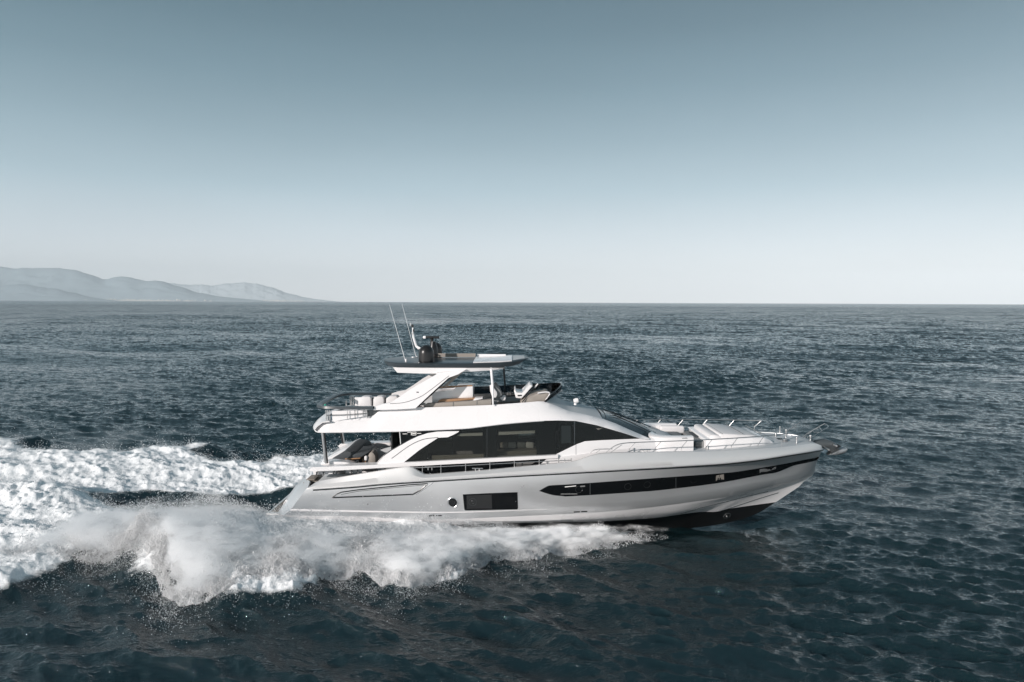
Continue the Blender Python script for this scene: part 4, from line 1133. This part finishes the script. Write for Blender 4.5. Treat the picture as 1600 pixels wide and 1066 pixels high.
# ------------------------------------------------------------------ cockpit
pp = link('overhang_post', tube([P(503.8, 675, 27.75), P(509, 724, 27.75)], 0.055), M_chrome, YACHT)
link('overhang_post', tube([P(506.3, 675, 27.85), P(511.5, 724, 27.85)], 0.04), M_black, YACHT)
link('overhang_post', tube([P(532.5, 673, 32.2), P(538.0, 707, 32.2)], 0.06), M_black, YACHT)
link('overhang_post', tube([P(534.8, 673, 32.15), P(540.2, 703, 32.15)], 0.03), M_chrome, YACHT)
link('far_bulwark', slab([(540, 703), (544, 696.8), (569, 694.6), (609, 691.7), (640, 689), (640, 697), (590, 701), (560, 704)], 32.2, 0.18, 0.02), M_white, YACHT)
link('cockpit_sofa', slab([(515, 720), (540, 705), (555, 707), (561, 712), (561, 728), (515, 728)], 28.7, 2.7, 0.06), M_char, YACHT)
link('sofa_surround', slab([(499, 726.8), (504, 722.3), (515, 721.2), (540, 722.6), (554, 725.2), (552, 728), (506, 731)], 27.95, 0.5, 0.03), M_white, YACHT)
link('sofa_surround', slab([(504, 721), (541, 703.5), (544, 704), (512, 722)], 29.2, 2.6, 0.03), M_white, YACHT)
tb = link('cockpit_table', slab([(539, 716.8), (556, 709), (577, 706.5), (562.5, 715.4)], 28.6, 1.5, 0.01), M_char, YACHT)
link('table_edge', slab([(538.5, 717.0), (562.8, 715.6), (562.8, 717.2), (539, 718.6)], 28.55, 1.5, 0.01), M_wood, tb)
for x in (558, 566, 570): link('table_leg', slab([(x, 717), (x + 1.6, 717), (x + 1.6, 728), (x, 728)], 28.9, 0.06), M_wood, tb)
link('cockpit_chair', slab([(575, 722), (575, 711), (579, 706), (584, 708), (587, 713), (587, 728), (576, 728)], 28.6, 0.6, 0.08), M_cushb, YACHT)
o = link('throw_cushion', boxm(P(572, 716, 28.6), (0.14, 0.14, 0.2), bev=0.05, seg=3), M_cush, None); tag(o, 'small white cushion by the cockpit table', 'cushion')
link('cockpit_bulkhead', slab([(588, 705), (640, 690), (640, 730), (588, 730)], 29.6, 0.08), M_nonskid, YACHT)
link('cockpit_grab_rail', tube([P(618, 674.5, 31.6), P(609.5, 684, 31.6), P(610, 702, 31.6)], 0.03), M_chrome, YACHT)
link('cockpit_floor', boxm((-5.9, YC, 2.20), (4.2, 4.9, 0.06)), M_teak, YACHT)
for x in (560, 580, 588, 596): link('deck_fitting', lathe(P(x, 700.5, 31.9), [(0.05, -.05), (0.06, .03), (0.02, .07)], n=10), M_chrome, YACHT)
for x, y, w in ((495, 739.5, 0.05), (505, 739.5, 0.05), (521, 738.8, 0.05), (526, 738.6, 0.04), (534, 738, 0.28), (549, 737, 0.05), (558, 736.5, 0.05), (578, 734, 0.6)):
    link('coaming_bracket', boxm(PB(x, y, 2.3), (w, 0.12, 0.12), bev=0.01), M_black if w > 0.1 else M_steel2, YACHT)
link('coaming_base', slab([(489, 736), (560, 733), (600, 731), (600, 737), (490, 742)], YC - 2.2, 0.5), M_white, YACHT)

# ------------------------------------------------------------------ side rail, cleats
brail = lambda x, z: bTOP(x) - 0.06
RY = lambda x: float(np.interp(x, [640, 690, 727, 842, 892], [731.5, 729.2, 727.4, 721.3, 719.3]))
sr = link('side_rail', both_sides(tube([PB(x, RY(x), brail) for x in (642, 665, 690, 727, 765, 803, 842, 870, 892)], 0.016)), M_chrome, YACHT)
for x, y0, y1 in ((660, 729, 740), (689, 726, 739.5), (727.5, 724, 737.3), (765.5, 721.8, 734.6), (803.7, 719.8, 731.4), (842.5, 717.5, 727.8), (854, 720, 726.5), (873, 717, 724.8), (882.5, 717, 723.8), (892.5, 716, 722.5)):
    link('stanchion', both_sides(tube([PB(x, y0, brail), PB(x, y1 + 1, brail)], 0.017)), M_chrome, YACHT)
link('rail_end', both_sides(tube([PB(641, 729.5, brail), PB(663, 741, brail)], 0.03)), M_chrome, YACHT)
def cleat(c, s=1.0, parent=YACHT):
    bm = bmesh.new(); tube([c + Vector((-0.2 * s, 0, 0.09 * s)), c + Vector((0.2 * s, 0, 0.09 * s))], 0.022 * s, bm)
    for d in (-0.07, 0.07): tube([c + Vector((d * s, 0, -0.03)), c + Vector((d * s, 0, 0.09 * s))], 0.022 * s, bm)
    return link('cleat', bm, M_chrome, parent)
for x, y in ((746, 736), (672, 733.5), (1008, 706.5)):
    c = PB(x, y, lambda X, Z: bTOP(X) - 0.12); cleat(c, 1.1); cleat(mir(c), 1.1)

# ------------------------------------------------------------------ foredeck rails
nr_px = [(944.5, 709.5), (950, 704.5), (957, 699), (966, 694.6), (978, 692.4), (1000, 691.2), (1040, 689.8), (1080, 688.3), (1120, 686.3), (1160, 683.8), (1201, 680.6), (1232, 677.5)]
bfr = lambda x, z: bTOP(x) - 0.10
NRP = [PB(x, y, bfr) for x, y in catmull(nr_px, 3)]
link('bow_rail', both_sides(tube(NRP, 0.017)), M_chrome, YACHT)
def rail_at(px):
    y = np.interp(px, [p[0] for p in nr_px], [p[1] for p in nr_px]); return PB(px, float(y), bfr)
for px, yb in ((993, 708), (1033, 707), (1074, 706), (1113, 705), (1152.5, 703.5), (1194, 701.5), (1231, 697.5)):
    a = rail_at(px); m_ = PB(px - 9.5, yb - 6.5, bfr) if px < 1230 else PB(px - 9, yb - 8, bfr); e_ = PB(px - 9.5, yb, bfr)
    link('rail_stanchion', both_sides(tube([a, m_, e_], 0.012)), M_chrome, YACHT)
for L in ([(920, 711), (924, 706.5), (928, 703.4), (935, 702), (957, 701.6)], [(931, 708), (938, 702.2)], [(953, 708), (962, 701.5), (972, 695)]):
    link('rail_return', both_sides(tube([PB(x, y, bfr) for x, y in L], 0.014)), M_chrome, YACHT)
# pulpit
def tb_(pts, r=0.02, name='pulpit_rail'): return link(name, tube([P(*p) for p in pts], r), M_chrome, YACHT)
tb_([(1252, 684.5, 30.7), (1262, 677, 30.7), (1288, 662.2, 30.6), (1291, 663, 30.3), (1294.5, 666.2, 29.7), (1292, 668.5, 29.5), (1272, 681, 29.4), (1262, 688, 29.4)], 0.015)
tb_([(1262, 678.8, 30.5), (1270, 672.8, 30.5), (1272, 676, 30.4), (1279, 675.5, 29.9)], 0.018)
tb_([(1280, 667, 30.6), (1284, 673, 29.5)], 0.015)
tb_([(1226, 676, 32.0), (1250, 660, 32.0)], 0.018)
# far rail runs forward to its own end
# ------------------------------------------------------------------ foredeck seating and sunpad
def block(st, mat, name, par=YACHT, bev=0.05, smooth=40):
    """st: (x, half beam, z bottom, z top) stations"""
    bm = bmesh.new(); R = []
    for x, b, z0, z1 in st:
        R.append([bm.verts.new((x, YC - b, z0)), bm.verts.new((x, YC - b, z1)), bm.verts.new((x, YC + b, z1)), bm.verts.new((x, YC + b, z0))])
    for a, c in zip(R, R[1:]):
        for k in range(4): bm.faces.new((a[k], a[(k + 1) % 4], c[(k + 1) % 4], c[k]))
    bm.faces.new(R[0][::-1]); bm.faces.new(R[-1])
    if bev: bmesh.ops.bevel(bm, geom=bm.edges[:], offset=bev, segments=3, profile=0.5, affect='EDGES', clamp_overlap=True)
    return link(name, bm, mat, par, smooth=smooth)
def zat(py, Y): return 9.6 - (py - 472.5) * Y / F
x0 = (1012 - 800) * 28.2 / F; x1 = (1087 - 800) * 28.35 / F
zS = zat(684, 28.3)
# aft seat: a U of padded walls round a lower seat
bm = bmesh.new()
plan_o = [(x1, 1.66), (x0 + 0.9, 1.72), (x0 + 0.35, 1.5), (x0 + 0.2, 0.9), (x0 + 0.2, 0)]
plan_i = [(x1, 1.30), (x0 + 1.2, 1.34), (x0 + 0.75, 1.15), (x0 + 0.6, 0.7), (x0 + 0.6, 0)]
po = catmull(plan_o, 4); pi_ = catmull(plan_i, 4)
po = [(x, -b) for x, b in po] + [(x, b) for x, b in po[::-1][1:]]; pi_ = [(x, -b) for x, b in pi_] + [(x, b) for x, b in pi_[::-1][1:]]
R = []
for (ox, oy), (ix, iy) in zip(po, pi_):
    w0 = Vector((ox, YC + oy, 0)); w1 = Vector((ix, YC + iy, 0)); zt_ = zS + 0.02
    z0 = 3.0
    R.append([w0 + Vector((0, 0, z0)), w0 + Vector((0, 0, zt_ - 0.05)), w0.lerp(w1, 0.2) + Vector((0, 0, zt_)), w0.lerp(w1, 0.8) + Vector((0, 0, zt_)), w1 + Vector((0, 0, zt_ - 0.06)), w1 + Vector((0, 0, 3.2))])
grid(R, bm)
bmesh.ops.contextual_create(bm, geom=[])
for row in (R[0], R[-1]): bm.faces.new([bm.verts.new(p) for p in row])
link('foredeck_sofa', bm, M_white, YACHT, smooth=45)
link('sofa_cushion', boxm(((x0 + x1) / 2 + 0.45, YC, zS - 0.42), (x1 - x0 - 0.9, 2.55, 0.3), bev=0.06), M_cushg, YACHT)
link('sofa_cushion', boxm(((x0 + x1) / 2 + 0.75, YC + 1.12, zS - 0.2), (x1 - x0 - 0.9, 0.28, 0.36), bev=0.09, seg=3), M_cush, YACHT)
link('foredeck_floor', boxm(((1097 - 800) * 28.6 / F, YC, 3.02), (1.3, 3.6, 0.08)), M_char, YACHT)  # charcoal puts the shade of the walkway into the floor colour
link('foredeck_table', boxm(((1096 - 800) * 30 / F, YC + 0.2, zS - 0.25), (0.55, 1.1, 0.05), bev=0.015), M_char, YACHT)
link('foredeck_table_leg', tube([Vector(((1096 - 800) * 30 / F, YC + 0.2, 3.05)), Vector(((1096 - 800) * 30 / F, YC + 0.2, zS - 0.27))], 0.05), M_chrome, YACHT)
# forward module: seat back facing aft and the sunpad in front of it
xm0 = (1107.5 - 800) * 28.45 / F; xm1 = (1219 - 800) * 28.9 / F
mod = [(xm0, 1.55, 2.9, zat(688.5, 28.45)), (xm0 + 0.8, 1.53, 2.9, zat(686.8, 28.47)), (xm0 + 2.0, 1.33, 3.0, zat(684.6, 28.67)), (xm0 + 2.6, 1.15, 3.1, zat(684.2, 28.85)), (xm1 - 0.25, 0.95, 3.2, zat(687, 29.05)), (xm1, 0.85, 3.3, zat(694, 29.1))]
block(mod, M_white, 'sunpad_base', bev=0.05)
pad = [(xm0 + 0.62, 1.30, zat(684, 28.5) - 0.12, zat(678, 28.7)), (xm0 + 1.4, 1.22, zat(684, 28.6) - 0.12, zat(679, 28.8)), (xm0 + 2.2, 1.02, zat(683, 28.8) - 0.12, zat(680.5, 29)), (xm1 - 0.45, 0.8, zat(686, 29.0) - 0.12, zat(685, 29.1))]
pd = block(pad, M_cush, 'sunpad', bev=0.06)
for t in (0.0, 0.42, 0.8):
    x = xm0 + 0.75 + t * 2.2; b = 1.27 - 0.35 * t
    link('pad_seam', tube([Vector((x, YC - b, zat(678.6 + 2 * t, 28.72) + 0.005)), Vector((x, YC + b, zat(678.6 + 2 * t, 28.72) + 0.005))], 0.014), M_cushg, pd)
bk_ = block([(xm0 + 0.22, 1.32, 3.4, zat(681, 28.7)), (xm0 + 0.42, 1.34, 3.4, zat(679.5, 28.7)), (xm0 + 0.72, 1.30, 3.4, zat(682, 28.7))], M_cush, 'seat_back', bev=0.07)
link('seat_cushion', boxm((xm0 - 0.05, YC + 0.1, zS - 0.42), (0.6, 2.6, 0.28), bev=0.06), M_cushg, YACHT)
link('deck_lamp', lathe(P(1105.5, 701, 28.5), [(0.06, -.1), (0.07, .1), (0.03, .18)], n=12), M_chrome, YACHT)
link('courtesy_mark', slab([(1066, 684.6), (1073.5, 684.2), (1073.5, 685), (1066, 685.4)], 28.27, 0.02), M_cushg, YACHT)
# bow gear
link('bow_hatch', slab([(1229, 687), (1236, 683.6), (1246, 684.5), (1242, 687.5)], 30.2, 0.9, 0.02), M_white, YACHT)
link('anchor_locker_lid', slab([(1238, 691), (1243, 688.6), (1262, 689.5), (1258, 693.2), (1240, 693)], 29.6, 0.9, 0.02), M_white, YACHT)
wl_ = link('windlass', lathe(P(1226, 695, 29.4), [(0.14, -0.1), (0.14, 0.05), (0.08, 0.1), (0.12, 0.2), (0.12, 0.26), (0.02, 0.3)], n=18), M_chrome, YACHT)
link('windlass_motor', boxm(P(1222, 690, 29.9), (0.45, 0.3, 0.3), bev=0.05), M_black, YACHT)
for x, y, Y, r, h in ((1228, 686, 29.6, 0.05, 0.42), (1244.5, 694, 29.0, 0.05, 0.3), (1266, 692, 29.6, 0.06, 0.34), (1218.5, 676.5, 31.2, 0.04, 0.3), (1212, 684, 30.5, 0.07, 0.2)):
    link('bollard', lathe(P(x, y, Y), [(r * 1.0, -0.05), (r * .6, 0.0), (r * .6, h - 0.06), (r, h - 0.04), (r * .9, h)], n=14), M_chrome, YACHT)
cleat(P(1239, 699, 29.1), 1.2); cleat(P(1245, 698.5, 29.3), 1.0); cleat(P(1260, 684, 30.9), 0.9)
link('fairlead', boxm(P(1238, 701.0, 28.95), (0.42, 0.1, 0.08), bev=0.02), M_chrome, YACHT)
link('chain', tube([P(1231, 695.5, 29.7), P(1250, 693.5, 29.9), P(1275, 690.5, 30.0), P(1292, 691, 30.0)], 0.03), M_steel2, YACHT)
# bow roller and anchor
link('bow_roller', slab([(1272, 691.5), (1276, 688.5), (1290, 686.5), (1300, 689.5), (1308, 694.5), (1311, 699), (1308, 704.5), (1301, 707), (1292, 703.5), (1285, 699.5)], 29.85, 0.3, 0.03), M_steel2, YACHT)
an = link('anchor_shank', slab([(1303, 694), (1309, 693.5), (1317, 699), (1321, 701), (1315, 703.5), (1308, 700)], 29.93, 0.12, 0.02), M_black, YACHT)
link('anchor_fluke', slab([(1293.5, 712.2), (1304, 707.6), (1311, 703.5), (1317, 700.2), (1322.5, 699.8), (1325.5, 702.5), (1322, 708), (1316, 710.5), (1305, 711.6)], 29.6, 0.8, 0.05), M_chrome, an)
link('anchor_pin', tube([P(1302, 694.6, 29.78), P(1308, 697, 29.78)], 0.035), M_chrome, an)
link('roller_pin', tube([P(1288, 699.5, 29.8), P(1296, 703, 29.8)], 0.04), M_chrome, YACHT)
# ------------------------------------------------------------------ spray: clouds of small drops thrown up by the hull
def foot_y(x):
    pts = [(236, 898), (259, 933), (290, 957), (335, 957), (380, 942), (420, 936), (480, 931), (520, 919), (575, 912), (601, 924), (643, 932), (676, 918), (703, 913), (735, 895),
           (762, 882), (790, 874), (838, 868), (870, 853), (912, 851), (969, 840), (1030, 831), (1062, 826)]
    w = [PZ(a, b, 0.05) for a, b in pts]; w.sort(key=lambda p: p.x)
    return np.interp(x, [p.x for p in w], [p.y for p in w])
EX = [-20, -18, -16.5, -15, -13, -11, -9, -7, -5, -3, 0, 3, 6, 8]
EZ = [0.15, 0.5, 1.3, 2.5, 2.8, 2.5, 2.1, 1.8, 1.6, 1.4, 1.1, 0.75, 0.35, 0.0]
def cl3(x, y, z, s=1.0):
    return 0.6 * samp(FN, 37.0, x * s + z * 1.3, z * 2.1 * s + 7) + 0.6 * samp(FN, 37.0, y * s * 1.2 + 11, z * 1.7 * s + x * 0.8) + 0.5 * samp(FN, 37.0, x * 1.0 * s, y * 1.0 * s)
def drops(name, label, X, Y, Z, R, mat, seed):
    rng = np.random.default_rng(seed); n = len(X)
    T = np.array([[1, 1, 1], [1, -1, -1], [-1, 1, -1], [-1, -1, 1]], np.float32) * 0.7
    a = rng.uniform(0, 6.283, n); c, s = np.cos(a), np.sin(a)
    q = rng.uniform(-1, 1, n); q2 = np.sqrt(1 - q * q)
    # rotate about z then tilt about x
    P0 = T[None, :, :] * R[:, None, None]
    x0 = P0[:, :, 0] * c[:, None] - P0[:, :, 1] * s[:, None]; y0 = P0[:, :, 0] * s[:, None] + P0[:, :, 1] * c[:, None]; z0 = P0[:, :, 2]
    y1 = y0 * q[:, None] - z0 * q2[:, None]; z1 = y0 * q2[:, None] + z0 * q[:, None]
    co = np.stack([x0 + X[:, None], y1 + Y[:, None], z1 + Z[:, None]], -1).reshape(-1, 3)
    f = (np.arange(n)[:, None, None] * 4 + np.array([[0, 1, 2], [0, 3, 1], [0, 2, 3], [1, 3, 2]])[None]).reshape(-1)
    me = bpy.data.meshes.new(name)
    me.vertices.add(len(co)); me.vertices.foreach_set('co', co.astype(np.float32).ravel())
    me.loops.add(len(f)); me.loops.foreach_set('vertex_index', f.astype(np.int32))
    me.polygons.add(len(f) // 3); me.polygons.foreach_set('loop_start', np.arange(0, len(f), 3, dtype=np.int32))
    me.update(calc_edges=True); me.shade_smooth(); me.materials.append(mat)
    o = bpy.data.objects.new(name, me); COL.objects.link(o)
    tag(o, label, 'spray', kind='stuff'); return o
def drop_mat():
    m = bpy.data.materials.new('spray_drops'); m.use_nodes = True
    n, l = m.node_tree.nodes, m.node_tree.links; n.remove(n['Principled BSDF'])
    d = n.new('ShaderNodeBsdfDiffuse'); d.inputs['Color'].default_value = (0.95, 0.96, 0.97, 1)
    t = n.new('ShaderNodeBsdfTranslucent'); t.inputs['Color'].default_value = (0.95, 0.96, 0.97, 1)
    x = n.new('ShaderNodeMixShader'); x.inputs[0].default_value = 0.22
    l.new(d.outputs[0], x.inputs[1]); l.new(t.outputs[0], x.inputs[2]); l.new(x.outputs[0], n['Material Output'].inputs['Surface'])
    return m
M_drop = drop_mat()
rg = np.random.default_rng(77)
def keep(p, n): return rg.random(n) < p

# sight-line free cap: the cloud stays below the yacht's spray edge
CX = [-22, -14.5, -12, -10.8, -9, -7.2, -5, -3, 0, 3, 6, 9]
CP = [808, 803, 797, 806, 838, 843, 841, 836, 829, 825, 827, 830]
def capz(x, y): return CAM_H - (np.interp(x, CX, CP) - 472.5) / F * y
BX = [-22, -17, -14, -11.3, -10.2, -9, 2, 5, 9]
BY = [28.0, 29.0, 30.5, 31.0, 28.4, 27.4, 27.3, 27.8, 28.8]
def spray_volume():
    m = bpy.data.materials.new('spray_air'); m.use_nodes = True
    n, l = m.node_tree.nodes, m.node_tree.links; n.remove(n['Principled BSDF'])
    m.cycles.volume_step_rate = VSTEP
    tc = n.new('ShaderNodeTexCoord'); sp = n.new('ShaderNodeSeparateXYZ'); l.new(tc.outputs['Object'], sp.inputs[0])
    X, Y, Z = sp.outputs
    def M(op, a, b=None, c=None, clamp=False):
        q = n.new('ShaderNodeMath'); q.operation = op; q.use_clamp = clamp
        for i, v in enumerate((a, b, c)):
            if v is None: continue
            if isinstance(v, (int, float)): q.inputs[i].default_value = v
            else: l.new(v, q.inputs[i])
        return q.outputs[0]
    xn = M('DIVIDE', M('ADD', X, 22.0), 31.0, clamp=True)
    def curve(xs, ys, lo, hi):
        fc = n.new('ShaderNodeFloatCurve'); c = fc.mapping.curves[0]
        xs = [(v + 22) / 31 for v in xs]; ys = [(v - lo) / (hi - lo) for v in ys]
        g = np.linspace(0, 1, 26); v = np.interp(g, xs, ys)
        c.points[0].location = (0, v[0]); c.points[1].location = (1, v[-1])
        for a, b in zip(g[1:-1], v[1:-1]): c.points.new(float(a), float(b))
        fc.mapping.update(); l.new(xn, fc.inputs['Value'])
        return M('MULTIPLY_ADD', fc.outputs[0], hi - lo, lo)
    gx = np.linspace(-22, 9, 26)
    foot = curve(gx, foot_y(gx), 15, 35); back = curve(BX, BY, 15, 35)
    E = curve(EX, EZ, 0, 4); S = curve(CX, [(p - 472.5) / F for p in CP], 0.2, 0.4)
    cap = M('SUBTRACT', CAM_H, M('MULTIPLY', S, Y))
    def noise(scale, det, rough, vec=None):
        q = n.new('ShaderNodeTexNoise'); q.inputs['Scale'].default_value = scale; q.inputs['Detail'].default_value = det; q.inputs['Roughness'].default_value = rough
        l.new(vec or tc.outputs['Object'], q.inputs['Vector']); return q.outputs[0]
    n1 = noise(0.7, 3, 0.55); 
    mp = n.new('ShaderNodeMapping'); mp.inputs['Rotation'].default_value = (0.5, 0.6, 0.9); mp.inputs['Scale'].default_value = (0.45, 1.3, 1.3)
    l.new(tc.outputs['Object'], mp.inputs['Vector']); n2 = noise(2.0, 9, 0.78, mp.outputs[0])
    nn = M('ADD', M('MULTIPLY', M('SUBTRACT', n1, 0.5), 1.2), M('MULTIPLY', M('SUBTRACT', n2, 0.5), 5.0))
    ztop = M('MAXIMUM', M('MINIMUM', E, cap), 0.02)
    yf = M('ADD', M('DIVIDE', M('SUBTRACT', Y, foot), 0.8), 0.15)                 # rises from the foot
    yb = M('DIVIDE', M('SUBTRACT', back, Y), 0.8)
    hz = M('MULTIPLY', M('SUBTRACT', 1.0, M('DIVIDE', Z, ztop)), 1.5)
    # arch-shaped front: height allowed grows away from the foot
    hf = M('ADD', M('SUBTRACT', M('MULTIPLY', yf, 2.6), M('MULTIPLY', Z, 1.0)), 0.35)
    d = M('MINIMUM', M('MINIMUM', hz, M('MINIMUM', hf, yf)), M('MINIMUM', yb, M('MULTIPLY', M('SUBTRACT', 6.5, X), 0.6)))
    d = M('MINIMUM', d, M('MULTIPLY', M('SUBTRACT', ztop, 0.25), 4.0))
    d = M('ADD', d, M('MULTIPLY', nn, 0.75))
    d = M('MULTIPLY', M('SUBTRACT', d, 0.12, clamp=False), 1.5, clamp=True)
    d = M('MULTIPLY', M('POWER', d, 2.0), VDENS)
    v = n.new('ShaderNodeVolumePrincipled'); l.new(d, v.inputs['Density'])
    v.inputs['Color'].default_value = (0.992, 0.995, 0.998, 1); v.inputs['Anisotropy'].default_value = -0.6
    l.new(v.outputs[0], n['Material Output'].inputs['Volume'])
    bm = bmesh.new(); R = []
    for x in np.linspace(-22, 7.6, 34):
        fy = float(foot_y(np.array([x]))[0]) - 0.5; by = float(np.interp(x, BX, BY)) + 0.3; e = float(np.interp(x, EX, EZ)) * 1.25 + 0.3
        c0 = float(capz(x, fy)) * 1.1 + 0.3; c1 = max(0.5, float(capz(x, by)) * 1.1 + 0.35)
        mid = (fy + by) / 2
        R.append([bm.verts.new(q) for q in ((x, fy, -0.6), (x, fy, min(e, 1.6)), (x, fy + 1.0, min(e, c0)), (x, mid, min(e, max(0.5, float(capz(x, mid)) + 0.4))), (x, by, min(e, c1)), (x, by, -0.6))])
    for a, b in zip(R, R[1:]):
        for k in range(6): bm.faces.new((a[k], a[(k + 1) % 6], b[(k + 1) % 6], b[k]))
    bm.faces.new(R[0][::-1]); bm.faces.new(R[-1]); bmesh.ops.recalc_face_normals(bm, faces=bm.faces)
    me = bpy.data.meshes.new('spray_cloud'); bm.to_mesh(me); bm.free(); me.materials.append(m)
    o = bpy.data.objects.new('spray_cloud', me); COL.objects.link(o)
    tag(o, 'soft white cloud of spray billowing beside the stern of the yacht', 'spray', kind='stuff')
VSTEP = 0.35; VDENS = 18.0
spray_volume()
# coarser drops in and around the cloud
N = 420000
x = rg.uniform(-19.5, 8, N); fy = foot_y(x) + 0.4 * samp(FN2, 53.0, x * 0.8, x * 0)
back = np.interp(x, BX, BY); t = rg.beta(1.1, 1.6, N); y = fy - 0.25 + t * (back - fy + 0.15)
E = np.minimum(np.interp(x, EX, EZ), capz(x, y)) * (1 + 0.18 * samp(FN2, 53.0, x * 1.2, y * 0.9)) * np.clip(0.25 + (y - fy) / 1.8, 0.1, 1)
u = rg.random(N) ** 0.8
sz_, ff = sea_z(x, y); z = np.maximum(sz_ * 0.6, 0) + u * np.maximum(E, 0.05) * 0.98
den = np.exp(0.9 * cl3(x, y, z) - 0.9) * np.clip((back - fy) / 2.0, 0, 1) * np.clip((6.5 - x) / 3.0, 0, 1) * np.clip((x + 17) / 5, 0.08, 1)
k = keep(den * 0.7, N) & ~((x > -9.8) & (np.abs(y - YC) < 2.4))
x, y, z = x[k], y[k], z[k]
drops('spray_bank', 'bright coarse drops inside the cloud of spray beside the stern', x, y, z, np.exp(rg.normal(-4.75, 0.35, len(x))), M_drop, 1)
print('bank drops', len(x))
# dense drops along the outer foot of the cloud
N = 420000
x = rg.uniform(-17.5, 6, N); fy = foot_y(x); y = fy - 0.35 + rg.beta(1.2, 2.2, N) * 2.4
sz_, ff = sea_z(x, y); jag = np.exp(0.55 * samp(FN2, 53.0, x * 2.2, y * 0.7))
z = sz_ + rg.random(N) ** 1.3 * (0.5 * np.clip((y - fy + 0.5) / 1.2, 0.05, 1)) * jag * np.clip(np.interp(x, EX, EZ) / 1.3, 0.15, 1)
k = keep(np.exp(1.0 * cl3(x, y, z, 1.2) - 0.8) * np.clip((5.5 - x) / 5, 0, 1) * np.clip((x + 16.5) / 4, 0.08, 1), N) & (y < YC - 2.9 + np.clip(x, 0, 9) * 0.2)
x, y, z = x[k], y[k], z[k]
drops('spray_foot', 'crisp white drops along the lower outer edge of the spray beside the yacht', x, y, z, np.exp(rg.normal(-4.4, 0.35, len(x))), M_drop, 6)
print('foot', len(x))
# drops torn off the foaming crests
N = 520000
x = rg.uniform(-48, -2, N) ; y = rg.uniform(17.5, 48, N)
_, f, dA, dB = wake(x, y)
k = (f > 0.15) & (np.abs(y - YC) + (x < -10) * 99 > 3.0)
x, y, f, dA = x[k], y[k], f[k], dA[k]
sz_, _ = sea_z(x, y)
n = len(x); u = rg.exponential(1.0, n)
cl = samp(FN, 37.0, x * 1.3, y * 1.3) + 0.5 * samp(FN2, 53.0, x, y)
hh = np.where(dA > 0, 0.09 + 0.03 * sstep(-22, -10, x), 0.12)
z = sz_ + u * hh * np.exp(0.5 * cl)
k = keep(np.exp(0.9 * cl - 0.9) * 0.4, n); x, y, z = x[k], y[k], z[k]
drops('crest_spray', 'loose white drops flung up along the foaming wake crests', x, y, z, np.exp(rg.normal(-4.4, 0.38, len(x))), M_drop, 3)
print('crest', len(x))
# outliers falling in front of the bank
N = 75000
x = rg.uniform(-18, 4, N); fy = foot_y(x)
y = fy - rg.exponential(0.42, N); z = sea_z(x, y)[0] + rg.exponential(0.16, N) * np.exp(samp(FN, 37.0, x * 1.5, y * 1.5) * 0.5)
k = keep(np.exp(1.2 * samp(FN, 37.0, x * 0.8, y * 0.8) - 0.9) * np.clip((6 - x) / 8, 0.05, 1), N)
x, y, z = x[k], y[k], z[k]
drops('falling_drops', 'scattered drops falling on dark water in front of the spray', x, y, z, np.exp(rg.normal(-4.85, 0.3, len(x))), M_drop, 4)
